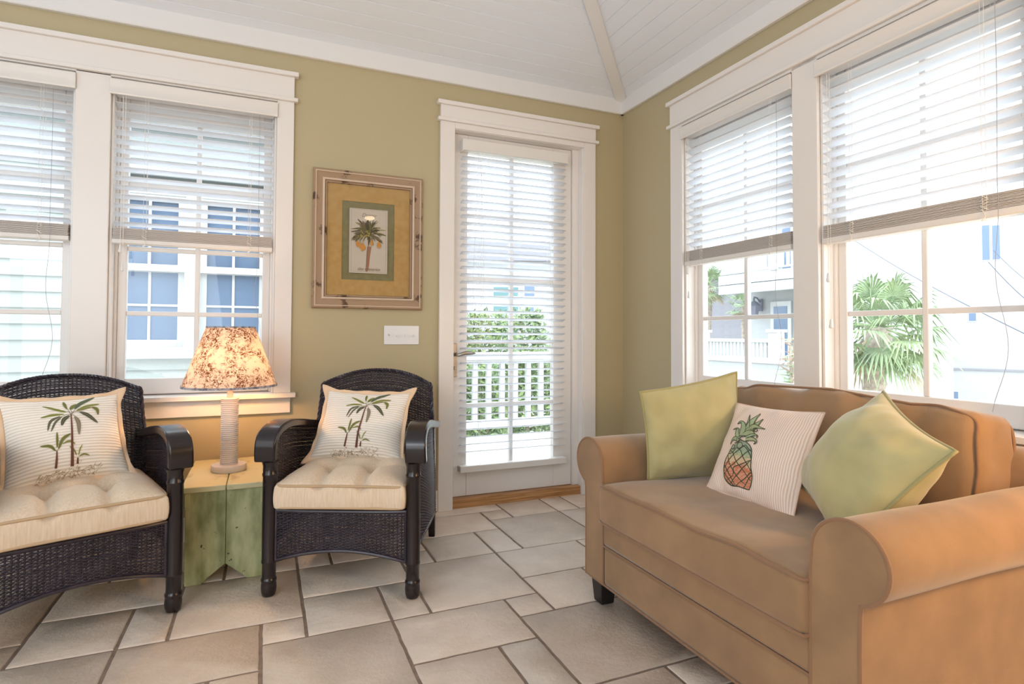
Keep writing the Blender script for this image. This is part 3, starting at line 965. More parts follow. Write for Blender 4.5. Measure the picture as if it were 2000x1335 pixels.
# ------------------------------------------------------------------ wicker armchairs
def weave(fn, rows, stakes, amp=0.0030, rn=0.0017, rv=0.0029, name='weave', m=None, parent=None, stake_r=0.0030, nst=None, holes=0.0):
    """woven panel: strands running along s, passing in front of and behind upright stakes; fn(s, t) -> 3D"""
    ns = 2 * stakes + 1
    s = np.linspace(0, 1, ns)
    t = (np.arange(rows) + 0.5) / rows
    S, T = np.meshgrid(s, t)
    P = fn(S, T); h = 1e-3
    ds = fn(np.clip(S + h, 0, 1), T) - fn(np.clip(S - h, 0, 1), T)
    dt = fn(S, np.clip(T + h, 0, 1)) - fn(S, np.clip(T - h, 0, 1))
    nr = np.cross(ds, dt); nr /= np.linalg.norm(nr, axis=-1, keepdims=True) + 1e-12
    vd = dt / (np.linalg.norm(dt, axis=-1, keepdims=True) + 1e-12)
    k = np.arange(ns)[None, :]; r = np.arange(rows)[:, None]
    off = amp * np.cos(PI * (k / 2.0 + r))
    rng = np.random.default_rng(len(name) + rows)
    off = off + rng.normal(0, amp * 0.10, off.shape)
    jit = rng.normal(0, 0.0005, (rows, 1)) + rng.normal(0, 0.0002, (rows, ns))
    Cn = P + nr * off[..., None] + vd * jit[..., None]
    ring = np.stack([Cn + nr * rn, Cn + vd * rv, Cn - nr * rn, Cn - vd * rv], axis=2)   # rows, ns, 4, 3
    V = ring.reshape(-1, 3)
    base = (np.arange(rows)[:, None] * ns + np.arange(ns - 1)[None, :]) * 4
    q = []
    for a in range(4):
        b = (a + 1) % 4
        q.append(np.stack([base + a, base + b, base + 4 + b, base + 4 + a], axis=-1).reshape(-1, 4))
    F = np.concatenate(q)
    # stakes
    nt_ = nst or 18
    sj = s[0::2]; tt = np.linspace(0, 1, nt_)
    S2, T2 = np.meshgrid(sj, tt, indexing='ij')
    P2 = fn(S2, T2)
    d1 = fn(np.clip(S2 + h, 0, 1), T2) - fn(np.clip(S2 - h, 0, 1), T2); d1 /= np.linalg.norm(d1, axis=-1, keepdims=True) + 1e-12
    d2 = fn(S2, np.clip(T2 + h, 0, 1)) - fn(S2, np.clip(T2 - h, 0, 1))
    n2 = np.cross(d1, d2); n2 /= np.linalg.norm(n2, axis=-1, keepdims=True) + 1e-12
    rg = np.stack([P2 + n2 * 0.0012, P2 + d1 * stake_r, P2 - n2 * 0.0012, P2 - d1 * stake_r], axis=2)
    V2 = rg.reshape(-1, 3); o = len(V); J = len(sj)
    base = (np.arange(J)[:, None] * nt_ + np.arange(nt_ - 1)[None, :]) * 4 + o
    for a in range(4):
        b = (a + 1) % 4
        F = np.concatenate([F, np.stack([base + a, base + b, base + 4 + b, base + 4 + a], axis=-1).reshape(-1, 4)])
    V = np.concatenate([V, V2])
    me = bpy.data.meshes.new(name)
    me.vertices.add(len(V)); me.vertices.foreach_set('co', V.astype(np.float32).ravel())
    me.loops.add(len(F) * 4); me.loops.foreach_set('vertex_index', F.astype(np.int32).ravel())
    me.polygons.add(len(F)); me.polygons.foreach_set('loop_start', np.arange(0, len(F) * 4, 4, dtype=np.int32))
    me.polygons.foreach_set('use_smooth', np.ones(len(F), bool))
    me.materials.append(m)
    me.update(calc_edges=True); me.validate()
    ob = bpy.data.objects.new(name, me); COL.objects.link(ob)
    if parent: ob.parent = parent
    return ob

ARM = [(-0.030, 0.535), (-0.036, 0.575), (-0.033, 0.615), (-0.015, 0.648), (0.025, 0.670), (0.085, 0.681), (0.16, 0.681), (0.28, 0.665), (0.42, 0.640), (0.56, 0.618), (0.60, 0.612)]
def arm_z(y):
    for (a, za), (b, zb) in zip(ARM[3:], ARM[4:]):
        if a <= y <= b: return za + (zb - za) * (y - a) / (b - a)
    return ARM[3][1] if y < ARM[3][0] else ARM[-1][1]
arm_znp = np.vectorize(arm_z)

def make_chair(label):
    root = empty('wicker_armchair'); tag(root, label, 'armchair', 'dark wicker armchairs')
    W = MT['wicker']; FR = MT['frame']
    for sx in (-1, 1):
        prof = [(0.020, 0.0), (0.027, 0.004), (0.031, 0.018), (0.0325, 0.036), (0.031, 0.052), (0.030, 0.056), (0.0325, 0.060), (0.0325, 0.068), (0.030, 0.071), (0.0285, 0.078), (0.0285, 0.130), (0.032, 0.134), (0.032, 0.142), (0.0305, 0.146), (0.0315, 0.30), (0.0305, 0.476), (0.033, 0.480), (0.033, 0.488), (0.0305, 0.492), (0.031, 0.52), (0.036, 0.536)]
        MB().lathe([(q[0] * 0.93, q[1]) for q in prof], (sx * 0.29, 0, 0), 24).build('front_leg', FR, root, angle=50)
        mb = MB()
        a = 0.022; b = 0.016
        v = []
        for z, s_, yo in ((0, b, 0.685), (0.22, a, 0.645), (0.60, a, 0.60)):
            v += [(sx * 0.275 - s_, yo - s_, z), (sx * 0.275 + s_, yo - s_, z), (sx * 0.275 + s_, yo + s_, z), (sx * 0.275 - s_, yo + s_, z)]
        f = [(3, 2, 1, 0), (8, 9, 10, 11)]
        for i in range(2):
            for k in range(4):
                k2 = (k + 1) % 4
                f.append((i * 4 + k, i * 4 + k2, i * 4 + 4 + k2, i * 4 + 4 + k))
        mb.add(v, f).build('back_leg', FR, root, bev=0.004)
        # bent arm board
        P = spl([(0, y, z) for y, z in ARM], 40)
        mb = MB(); v = []; n = len(P); th = 0.034
        for i, p in enumerate(P):
            t = (P[min(i + 1, n - 1)] - P[max(i - 1, 0)]).normalized()
            nn = Vector((0, t.z, -t.y))          # towards the inside of the bend
            if nn.z > 0 and i > 12: nn = -nn
            hw0, hw1 = 0.0425, 0.0425
            taper = 1.0 - 0.25 * max(0, (i / n - 0.6) / 0.4)
            xc = sx * (0.303 - 0.012 * (i / n))
            for (dx, dd) in ((-hw0 * taper, 0), (hw0 * taper, 0), (hw1 * taper, th), (-hw1 * taper, th)):
                v.append((xc + dx, p.y + nn.y * dd, p.z + nn.z * dd))
        f = [(0, 1, 2, 3), tuple((n - 1) * 4 + k for k in (3, 2, 1, 0))]
        for i in range(n - 1):
            for k in range(4):
                k2 = (k + 1) % 4
                f.append((i * 4 + k, i * 4 + k2, i * 4 + 4 + k2, i * 4 + 4 + k))
        mb.add(v, f).build('arm', FR, root, bev=0.007, angle=40)
        # side panel
        def side(S, T, sx=sx):
            y = 0.022 + 0.60 * S
            zt = arm_znp(y) - 0.030 - 0.05 * np.clip((0.06 - y) / 0.06, 0, 1)
            zb = 0.165 - 0.02 * S + 0.03 * np.sin(PI * S)
            z = zb + (zt - zb) * T
            x = sx * (0.288 + 0.016 * np.sin(PI * np.clip(S * 1.1, 0, 1)) + 0.012 * (1 - T) * S)
            return np.stack([x, y, z], axis=-1)
        o = weave(side, 76, 36, name='side_panel', m=W, parent=root)
        for T in (0.0, 1.0):
            MB().tube([tuple(side(np.array(i / 30), np.array(T))) for i in range(31)], 0.0075, 7).build('side_border', W, root)
    # back rest
    def back(S, T):
        u = 2 * S - 1
        zt = 0.795 + 0.070 * (1 - np.abs(u) ** 2.2)
        zb = 0.16
        z = zb + (zt - zb) * T
        hw = 0.292 - 0.020 * np.clip((z - 0.60) / 0.25, 0, 1)
        x = hw * u
        y = 0.600 + 0.055 * (z - 0.4) / 0.45 - 0.055 * np.abs(u) ** 3
        return np.stack([x, y, z], axis=-1)
    weave(back, 108, 36, name='backrest', m=W, parent=root, nst=40)
    mb = MB()
    edge = [tuple(back(np.array(0.0), np.array(t / 20))) for t in range(9, 21)] + [tuple(back(np.array(s / 40), np.array(1.0))) for s in range(1, 40)] + [tuple(back(np.array(1.0), np.array(t / 20))) for t in range(20, 8, -1)]
    # rope-like rolled rim
    ed = spl(edge, 260)
    for ph in range(3):
        pts = []
        for i, p in enumerate(ed):
            t = (ed[min(i + 1, len(ed) - 1)] - ed[max(i - 1, 0)]).normalized()
            a = Vector((0, 1, 0)); b = t.cross(a)
            q = i * 0.55 + ph * 2 * PI / 3
            pts.append(p + (a * math.cos(q) + b * math.sin(q)) * 0.0045)
        mb.tube(pts, 0.0046, 5)
    mb.build('back_rim', W, root)
    # front skirt with arched lower edge
    def skirt(S, T):
        u = 2 * S - 1
        zb = 0.142 + 0.045 * (1 - u ** 2)
        z = zb + (0.342 - zb) * T
        return np.stack([0.262 * u, -0.004 - 0.012 * (1 - u ** 4) + 0 * z, z], axis=-1)
    weave(skirt, 30, 32, name='front_skirt', m=W, parent=root, rv=0.0026)
    mb = MB()
    for T in (0.0, 1.0):
        mb.tube([tuple(skirt(np.array(i / 30), np.array(T))) for i in range(31)], 0.0075, 7)
    for S in (0.0, 1.0):
        mb.tube([tuple(skirt(np.array(S), np.array(i / 12))) for i in range(13)], 0.0075, 7)
    mb.build('skirt_border', W, root)
    MB().box(-0.262, 0.262, 0.0, 0.575, 0.326, 0.340).build('seat_deck', FR, root, bev=0.004)
    return root

CH1 = (-1.983, -0.898, math.atan2(-0.401, 0.916))
CH2 = (-2.8565, -0.8822, math.radians(20))
chair = make_chair('dark wicker armchair between the green table and the door')
chair.location = (CH1[0], CH1[1], 0); chair.rotation_euler = (0, 0, CH1[2])
chair2 = copy_tree(chair)
chair2.location = (CH2[0], CH2[1], 0); chair2.rotation_euler = (0, 0, CH2[2])
chair2['label'] = 'dark wicker armchair cut off by the left edge, below the windows'

# ------------------------------------------------------------------ loose seat pads
def seat_pad(label, ch, seed):
    r = empty('seat_cushion', (ch[0], ch[1], 0.348), ch[2]); tag(r, label, 'cushion', 'cream seat cushions')
    h = (0.260, 0.292, 0.046); c = Vector((0, 0.258, 0.052))
    v, f = softbox(h, 0.011, (34, 34, 4), 4)
    tufts = [(-0.088, -0.06), (0.088, -0.06), (-0.088, 0.14), (0.088, 0.14)]
    rng = random.Random(seed)
    out = []
    def lift(x, y):
        a, b = x / h[0], y / h[1]
        bulge = (0.050 if y < 0.05 else 0.050 - 0.10 * (y - 0.05)) * max(0, (1 - a ** 4) * (1 - b ** 4)) ** 0.7
        for tx, ty in tufts:
            d = math.hypot(x - tx, y - ty)
            bulge -= 0.058 * math.exp(-(d / 0.048) ** 2)
            # creases running from tuft to edge
        for tx, ty in tufts:
            if y < ty: bulge -= 0.020 * math.exp(-((x - tx) / 0.022) ** 2) * 0.8
        bulge -= 0.016 * math.exp(-((y + 0.06) / 0.026) ** 2) * (1 - a * a)
        return bulge
    for p in v:
        q = Vector(p)
        k = max(0, q.z / h[2])
        sc = 0.005 * (1 - (q.z / h[2]) ** 2)
        q.z += lift(q.x, q.y) * k
        # the front edge dips at the tuft creases
        q.y += 0.006 * nz(q.x, q.y, q.z + seed, 9) * 1.0
        q.z += 0.0035 * nz(q.x + seed, q.y, q.z, 14)
        if abs(p[1]) > h[1] * 0.9: q.y += (1 if p[1] > 0 else -1) * sc
        if abs(p[0]) > h[0] * 0.9: q.x += (1 if p[0] > 0 else -1) * sc
        out.append(q + c)
    MB().add(out, f).build('cushion_body', MT['pad'], r, angle=80)
    for top in (1, -1):
        pts = []
        n = 120
        for i in range(n):
            a = 2 * PI * i / n
            ca, sa = math.cos(a), math.sin(a)
            e = 0.10
            x = (h[0] - 0.001) * math.copysign(abs(ca) ** e, ca); y = (h[1] - 0.001) * math.copysign(abs(sa) ** e, sa)
            z = top * (h[2] - 0.006) + (lift(x * 0.985, y * 0.985) * 0.8 if top > 0 else 0) + 0.003 * nz(x + seed, y, top, 10)
            pts.append(Vector((x, y + 0.006 * nz(x, y, z + seed, 9), z)) + c)
        MB().tube(pts, 0.0055, 7, closed=True).build('piping', MT['padpipe'], r, angle=80)
    for k, (tx, ty) in enumerate(tufts):
        o = MB().lathe([(0.001, 0.005), (0.007, 0.003), (0.009, -0.001)], (c.x + tx, c.y + ty, c.z + h[2] + lift(tx, ty) + 0.001), 12).build('tuft_button', MT['padpipe'], r)
    return r
seat_pad('cream tufted seat cushion in the wicker armchair beside the door', CH1, 1.0)
seat_pad('cream tufted seat cushion in the wicker armchair at the left edge', CH2, 5.0)

# ------------------------------------------------------------------ pillows
class Pillow:
    """square pillow from four corner points (TL, TR, BR, BL seen from its face)"""
    def __init__(s, TL, TR, BR, BL, T, pinch=0.07, seed=0.0, wr=0.006, sag=0.0):
        s.c = [Vector(TL), Vector(TR), Vector(BR), Vector(BL)]
        s.T = T; s.pinch = pinch; s.seed = seed; s.wr = wr; s.sag = sag
        s.o = sum(s.c, Vector()) / 4
        s.n = ((s.c[1] - s.c[3]).cross(s.c[0] - s.c[2])).normalized()     # out of the face
    def mid(s, u, v):
        U = u * (1 - s.pinch * (1 - v * v)); V = v * (1 - s.pinch * (1 - u * u))
        a, b = (U + 1) / 2, (V + 1) / 2
        return s.c[3] * (1 - a) * (1 - b) + s.c[2] * a * (1 - b) + s.c[1] * a * b + s.c[0] * (1 - a) * b
    def P(s, u, v, side=1, off=0.0):
        p = s.mid(u, v)
        f = max(0.0, (1 - u * u) * (1 - v * v)) ** 0.55
        w = s.wr * nz(u * 2.3 + s.seed, v * 2.3, side * 3.0) * min(1, f * 2.5)
        w += s.wr * 0.6 * nz(u * 6 + s.seed, v * 3.5, side * 5.0) * min(1, f * 3) * (abs(u) ** 2 + abs(v) ** 2) * 0.7
        v_s = 1 - s.sag * v
        return p + s.n * side * (s.T * f * v_s + w + off)
    def body(s, m, nseg=34):
        mb = MB(); N = nseg
        q = [math.sin(PI / 2 * (-1 + 2 * i / N)) * 0.6 + (-1 + 2 * i / N) * 0.4 for i in range(N + 1)]
        uv = []
        for side in (1, -1):
            v = [s.P(q[i], q[j], side) for j in range(N + 1) for i in range(N + 1)]
            uv += [(q[i], q[j]) for j in range(N + 1) for i in range(N + 1)]
            f = []
            for j in range(N):
                for i in range(N):
                    a = j * (N + 1) + i
                    f.append((a, a + 1, a + N + 2, a + N + 1) if side > 0 else (a, a + N + 1, a + N + 2, a + 1))
            mb.add(v, f, m)
        mb.uv = uv
        return mb
    def rim(s, u0=1.0, n=25):
        e = [-1 + 2 * i / n for i in range(n)]
        return [(t, -u0) for t in e] + [(u0, t) for t in e] + [(-t, u0) for t in e] + [(-u0, -t) for t in e]
    def piping(s, r, m, parent, name='piping'):
        return MB().tube([s.mid(u, v) for u, v in s.rim()], r, 6, closed=True).build(name, m, parent, angle=80)
    def flange(s, wdt, m, parent, amp=0.006):
        mb = MB(); R = s.rim(n=40); L = len(R); v = []; f = []
        for i, (u, v_) in enumerate(R):
            p = s.mid(u, v_)
            out = (s.mid(u * 1.05, v_ * 1.05) - s.mid(u, v_)).normalized()
            cor = min(1.0, max(0, (min(abs(u), abs(v_)) - 0.72) / 0.2))
            for k in range(4):
                t = k / 3
                wv = amp * math.sin(i * 0.62 + s.seed) * t * (1 - 0.4 * cor)
                v.append(p - out * 0.006 + out * (wdt * (0.75 + 1.1 * cor) * t + 0.006) + s.n * wv)
        for i in range(L):
            j = (i + 1) % L
            for k in range(3):
                f.append((i * 4 + k, i * 4 + k + 1, j * 4 + k + 1, j * 4 + k))
        mb.add(v, f)
        o = mb.build('flange', m, parent, angle=80)
        sd = o.modifiers.new('thick', 'SOLIDIFY'); sd.thickness = 0.004; sd.offset = 0
        return o
def inv_quad(px, q):
    """crop pixel -> u, v inside the four corner pixels q = TL, TR, BR, BL"""
    u = v = 0.0
    for _ in range(12):
        a, b = (u + 1) / 2, (v + 1) / 2
        x = q[3][0] * (1 - a) * (1 - b) + q[2][0] * a * (1 - b) + q[1][0] * a * b + q[0][0] * (1 - a) * b
        y = q[3][1] * (1 - a) * (1 - b) + q[2][1] * a * (1 - b) + q[1][1] * a * b + q[0][1] * (1 - a) * b
        xu = ((q[2][0] - q[3][0]) * (1 - b) + (q[1][0] - q[0][0]) * b) / 2; yu = ((q[2][1] - q[3][1]) * (1 - b) + (q[1][1] - q[0][1]) * b) / 2
        xv = ((q[0][0] - q[3][0]) * (1 - a) + (q[1][0] - q[2][0]) * a) / 2; yv = ((q[0][1] - q[3][1]) * (1 - a) + (q[1][1] - q[2][1]) * a) / 2
        D = xu * yv - xv * yu
        ex, ey = px[0] - x, px[1] - y
        u += (ex * yv - ey * xv) / D; v += (ey * xu - ex * yu) / D
    return u, v

TH = {'olive': flat('thread_olive', (124, 124, 62)), 'light': flat('thread_light_olive', (142, 146, 72)), 'dark': flat('thread_dark_green', (74, 78, 58)),
      'grey': flat('thread_grey', (134, 126, 106)), 'mid': flat('thread_grey_green', (92, 104, 78)), 'brown': flat('thread_brown', (108, 66, 52)), 'sketch': flat('thread_taupe', (168, 150, 124)),
      'line': flat('thread_outline', (66, 72, 52)), 'p0': flat('thread_teal', (150, 162, 140)), 'p1': flat('thread_mint', (160, 176, 140)), 'p2': flat('thread_sand', (206, 182, 148)), 'p3': flat('thread_coral', (198, 124, 92)), 'p4': flat('thread_rose', (206, 150, 122)), 'leafg': flat('thread_pale_green', (158, 168, 128))}

PALM = [  # points, width, thread
    ([(600, 385), (500, 345), (350, 287)], 30, 'light'), ([(575, 408), (450, 410), (330, 435)], 27, 'light'),
    ([(556, 432), (485, 500), (440, 605)], 24, 'dark'), ([(535, 430), (435, 482), (405, 592)], 28, 'dark'),
    ([(635, 435), (575, 475), (552, 545)], 46, 'dark'), ([(606, 345), (582, 285), (566, 242)], 34, 'olive'),
    ([(640, 358), (668, 318), (715, 286)], 46, 'olive'), ([(690, 350), (760, 275), (910, 207)], 48, 'mid'),
    ([(708, 376), (820, 322), (970, 305)], 30, 'light'), ([(720, 380), (820, 350), (888, 338)], 18, 'olive'),
    ([(885, 338), (945, 368), (962, 432)], 38, 'olive'), ([(745, 395), (850, 440), (960, 525)], 40, 'dark'),
    ([(690, 448), (735, 520), (745, 645)], 48, 'grey'),
    ([(500, 802), (440, 752), (338, 740)], 30, 'olive'), ([(514, 772), (510, 690), (503, 615)], 26, 'olive'),
    ([(530, 785), (570, 690), (652, 635)], 36, 'olive'), ([(570, 738), (640, 712), (706, 742)], 18, 'olive'),
    ([(722, 852), (690, 800), (643, 766)], 16, 'olive'), ([(741, 852), (755, 795), (782, 748)], 14, 'light'), ([(750, 858), (800, 840), (860, 850)], 15, 'olive')]
PTRUNK = [([(650, 420), (665, 600), (672, 780), (683, 945)], [13, 20, 26, 34]), ([(514, 805), (520, 880), (522, 957)], [12, 22, 24]), ([(735, 872), (736, 925)], [14, 24])]
PSTEM = [([(650, 420), (625, 385), (600, 380)], 6), ([(650, 420), (615, 350), (604, 340)], 5), ([(650, 418), (655, 385), (645, 355)], 5), ([(652, 418), (680, 380), (700, 360)], 6), ([(652, 420), (690, 390), (745, 395)], 6), ([(650, 425), (600, 420), (560, 430)], 6), ([(655, 425), (685, 430), (692, 450)], 5), ([(515, 805), (505, 795), (500, 800)], 5), ([(516, 805), (530, 785)], 5)]

def palm_pillow(label, TL, TR, BR, BL, quad, seed):
    pl = Pillow(TL, TR, BR, BL, 0.085, 0.085, seed, 0.008, 0.25)
    r = empty('throw_pillow', pl.o); tag(r, label, 'pillow', 'palm tree pillows')
    pl.c = [c - pl.o for c in pl.c]
    mb = pl.body(MT['pleat'])
    def fn(x, y, off):
        u, v = inv_quad((x, y), quad)
        u = max(-0.99, min(0.99, u)); v = max(-0.99, min(0.99, v))
        return pl.P(u, v, 1, 0.0010 + off)
    k = 0
    n0 = len(mb.v)
    rng = random.Random(int(seed * 10))
    for i in range(120):
        x = rng.uniform(330, 970); y = 1065 - (x - 330) * 0.20 + rng.gauss(0, 26)
        a = rng.uniform(-1.2, 0.5); L = rng.uniform(18, 46)
        stroke_quads(mb, [(x, y), (x + L * 0.5 * math.cos(a), y + L * 0.5 * math.sin(a) - 6), (x + L * math.cos(a), y + L * math.sin(a))], [2.5, 5, 2.5], fn, TH['sketch'], n=6, cross=1)
    for pts, w in PSTEM:
        stroke_quads(mb, pts, [w, w], fn, TH['grey'], off=0.0002, n=8, cross=1)
    for pts, w, th in PALM:
        k += 1
        stroke_quads(mb, pts, LEAF(w), fn, TH[th], off=0.0004 + 0.00006 * k, n=18)
        if w > 20:
            stroke_quads(mb, pts, [2.5, 3.5, 2], fn, TH['sketch'] if th in ('dark', 'grey') else TH['dark'], off=0.0008 + 0.00006 * k, n=14, cross=1)
    for pts, w in PTRUNK:
        stroke_quads(mb, pts, w, fn, TH['brown'], off=0.0022, n=20)
    mb.uv += [(0, 0)] * (len(mb.v) - n0)
    mb.build('pillow_body', None, r, angle=80)
    pl.flange(0.024, MT['flange'], r)
    return r

def loc2w(ch, p):
    c, s = math.cos(ch[2]), math.sin(ch[2])
    return Vector((ch[0] + p[0] * c - p[1] * s, ch[1] + p[0] * s + p[1] * c, p[2]))
palm_pillow('cream palm tree pillow leaning in the armchair beside the door',
            loc2w(CH1, (-0.205, 0.46, 0.775)), loc2w(CH1, (0.192, 0.46, 0.765)), loc2w(CH1, (0.185, 0.295, 0.462)), loc2w(CH1, (-0.235, 0.295, 0.482)),
            [(-70, 200), (1180, 190), (1290, 960), (60, 1100)], 2.0)
palm_pillow('cream palm tree pillow leaning in the armchair at the left edge',
            loc2w(CH2, (-0.215, 0.46, 0.787)), loc2w(CH2, (0.168, 0.46, 0.789)), loc2w(CH2, (0.190, 0.285, 0.484)), loc2w(CH2, (-0.200, 0.285, 0.460)),
            [(-70, 200), (1180, 190), (1290, 960), (60, 1100)], 4.0)

def green_pillow(label, TL, TR, BR, BL, T, seed, pinch=0.06):
    pl = Pillow(TL, TR, BR, BL, T, pinch, seed, 0.013)
    r = empty('throw_pillow', pl.o); tag(r, label, 'pillow', 'sage green pillows')
    pl.c = [c - pl.o for c in pl.c]
    pl.body(MT['sage']).build('pillow_body', None, r, angle=80)
    pl.piping(0.0055, MT['sagepipe'], r)
    return r
green_pillow('sage green pillow standing against the far arm of the sofa', (-0.915, -1.415, 0.828), (-0.53, -1.525, 0.905), (-0.50, -1.53, 0.492), (-0.885, -1.425, 0.484), 0.075, 1.0)
green_pillow('sage green pillow propped on one corner against the near arm', (-0.50, -2.085, 0.880), (-0.73, -2.405, 0.775), (-0.88, -2.225, 0.475), (-0.655, -1.905, 0.575), 0.120, 3.0, 0.10)

def pineapple_pillow():
    pl = Pillow((-0.555, -1.555, 0.785), (-0.56, -1.93, 0.797), (-0.775, -1.985, 0.487), (-0.785, -1.63, 0.492), 0.062, 0.06, 6.0, 0.011)
    r = empty('throw_pillow', pl.o); tag(r, 'pink striped pillow with an embroidered pineapple, middle of the sofa', 'pillow')
    pl.c = [c - pl.o for c in pl.c]
    mb = pl.body(MT['ticking'])
    n0 = len(mb.v)
    quad = [(452, -96), (1721, 44), (1246, 1632), (-7, 1172)]
    def fn(x, y, off):
        u, v = inv_quad((480 + (x - 480) * 1.06 + 125, 640 + (y - 640) * 1.07 + 85), quad)
        return pl.P(max(-.99, min(.99, u)), max(-.99, min(.99, v)), 1, 0.0010 + off)
    # fruit: rows of patches between the left and right outline
    LFT = [(560, 520), (590, 440), (640, 385), (700, 330), (760, 295), (830, 262), (900, 248), (960, 240), (1040, 272), (1100, 330), (1130, 400), (1160, 500), (1190, 590)]
    RGT = [(560, 560), (600, 690), (640, 705), (700, 722), (760, 735), (840, 725), (900, 712), (960, 702), (1040, 690), (1100, 660), (1150, 640), (1190, 610)]
    def ip(T, y):
        for (a, xa), (b, xb) in zip(T, T[1:]):
            if a <= y <= b: return xa + (xb - xa) * (y - a) / (b - a)
        return T[-1][1]
    rng = random.Random(2)
    N = 40
    for i in range(N):
        ya, yb = 560 + 630 * i / N, 560 + 630 * (i + 1) / N
        for j in range(14):
            xs = [ip(LFT, ya) + (ip(RGT, ya) - ip(LFT, ya)) * j / 14, ip(LFT, ya) + (ip(RGT, ya) - ip(LFT, ya)) * (j + 1) / 14,
                  ip(LFT, yb) + (ip(RGT, yb) - ip(LFT, yb)) * (j + 1) / 14, ip(LFT, yb) + (ip(RGT, yb) - ip(LFT, yb)) * j / 14]
            t = (ya - 560) / 630 - (xs[0] - 500) * 0.0006
            t += rng.gauss(0, 0.05)
            m = TH['p0'] if t < 0.20 else TH['p1'] if t < 0.30 else TH['p2'] if t < 0.48 else (TH['p3'] if rng.random() < 0.55 else TH['p4'])
            mb.add([fn(xs[0], ya, 0), fn(xs[1], ya, 0), fn(xs[2], yb, 0), fn(xs[3], yb, 0)], [(0, 3, 2, 1)], m)
    def ol(pts, w=15, off=0.0006, n=16):
        stroke_quads(mb, pts, [w * 0.7, w, w, w * 0.7], fn, TH['line'], off=off, n=n, cross=1)
    ol([(400, 580), (330, 690), (262, 830), (240, 960), (272, 1040), (350, 1120), (450, 1150), (600, 1190)], 17, n=30)
    ol([(600, 1190), (645, 1140), (690, 1045), (700, 940), (722, 840), (725, 700), (690, 620), (640, 575)], 15, n=30)
    for pts in ([(340, 640), (420, 710), (470, 830), (550, 935), (650, 1090)], [(325, 720), (360, 850), (450, 1010), (560, 1130)], [(262, 840), (330, 960), (420, 1130)], [(480, 640), (560, 700), (590, 790), (650, 900), (695, 990)], [(560, 620), (640, 660), (700, 760), (722, 830)], [(255, 940), (330, 1050), (400, 1140)], [(640, 620), (690, 690), (722, 720)]):
        ol(pts, 13, 0.0008)
    for pts in ([(330, 700), (400, 700), (470, 640)], [(265, 880), (330, 810), (440, 720), (560, 670), (640, 625)], [(250, 960), (360, 890), (470, 830), (590, 770), (680, 715), (720, 690)], [(290, 1050), (400, 1000), (420, 900), (540, 880), (640, 860), (725, 850)], [(340, 1110), (440, 1020), (550, 930), (640, 890), (715, 850)], [(430, 1145), (560, 1060), (650, 1010), (690, 1000)], [(530, 1170), (620, 1070), (690, 1030)]):
        ol(pts, 12, 0.0010)
    for (x, y, w) in ((415, 615, 64), (545, 622, 88)):
        stroke_quads(mb, [(x - w / 2, y), (x + w / 2, y)], LEAF(w * 0.95), fn, TH['p0'], off=0.0012, n=10)
        ol([(x + w * .55 * math.cos(a), y + w * .5 * math.sin(a)) for a in [2 * PI * q / 10 for q in range(11)]], 12, 0.0014)
    # crown leaves: pale fill with dark edges
    def leaf(pts, w, k):
        stroke_quads(mb, pts, lambda q: w * max(0.05, (1 - q) ** 0.7 * (0.55 + 0.45 * math.sin(PI * min(1, q * 1.2 + 0.15)))), fn, TH['leafg' if k % 2 else 'p1'], off=0.0016 + 0.0001 * k, n=14)
        P = spl([(p[0], p[1], 0) for p in pts], 14)
        for sg in (-1, 1):
            e = []
            for i, p in enumerate(P):
                t = (P[min(i + 1, 14)] - P[max(i - 1, 0)]).normalized(); q = i / 14
                hw = 0.5 * w * max(0.05, (1 - q) ** 0.7 * (0.55 + 0.45 * math.sin(PI * min(1, q * 1.2 + 0.15))))
                e.append((p.x - t.y * hw * sg, p.y + t.x * hw * sg))
            ol(e[::2], 11, 0.0017 + 0.0001 * k, 14)
    leaf([(600, 420), (650, 280), (645, 118)], 100, 1)
    leaf([(640, 400), (720, 230), (795, 88)], 130, 2)
    leaf([(700, 400), (790, 290), (850, 190)], 100, 3)
    leaf([(560, 470), (570, 320), (530, 240), (468, 275)], 110, 4)
    leaf([(640, 420), (740, 335), (820, 345), (895, 360)], 95, 5)
    leaf([(500, 500), (470, 400), (480, 345), (392, 352)], 80, 6)
    leaf([(600, 470), (700, 430), (750, 470), (700, 505)], 95, 7)
    leaf([(520, 540), (440, 495), (380, 505), (345, 558)], 70, 8)
    leaf([(640, 540), (740, 535), (790, 575), (750, 612)], 66, 9)
    leaf([(640, 520), (740, 470), (800, 480), (790, 520)], 40, 10)
    leaf([(540, 560), (500, 520), (560, 500), (640, 490)], 60, 11)
    ol([(745, 395), (770, 370), (800, 385), (790, 415), (760, 415), (745, 395)], 12, 0.0032)
    ol([(440, 570), (500, 575), (560, 548), (630, 578), (690, 560)], 15, 0.0032)
    mb.uv += [(0, 0)] * (len(mb.v) - n0)
    mb.build('pillow_body', None, r, angle=80)
    pl.piping(0.0035, MT['ticking'], r, 'edge_seam')
pineapple_pillow()

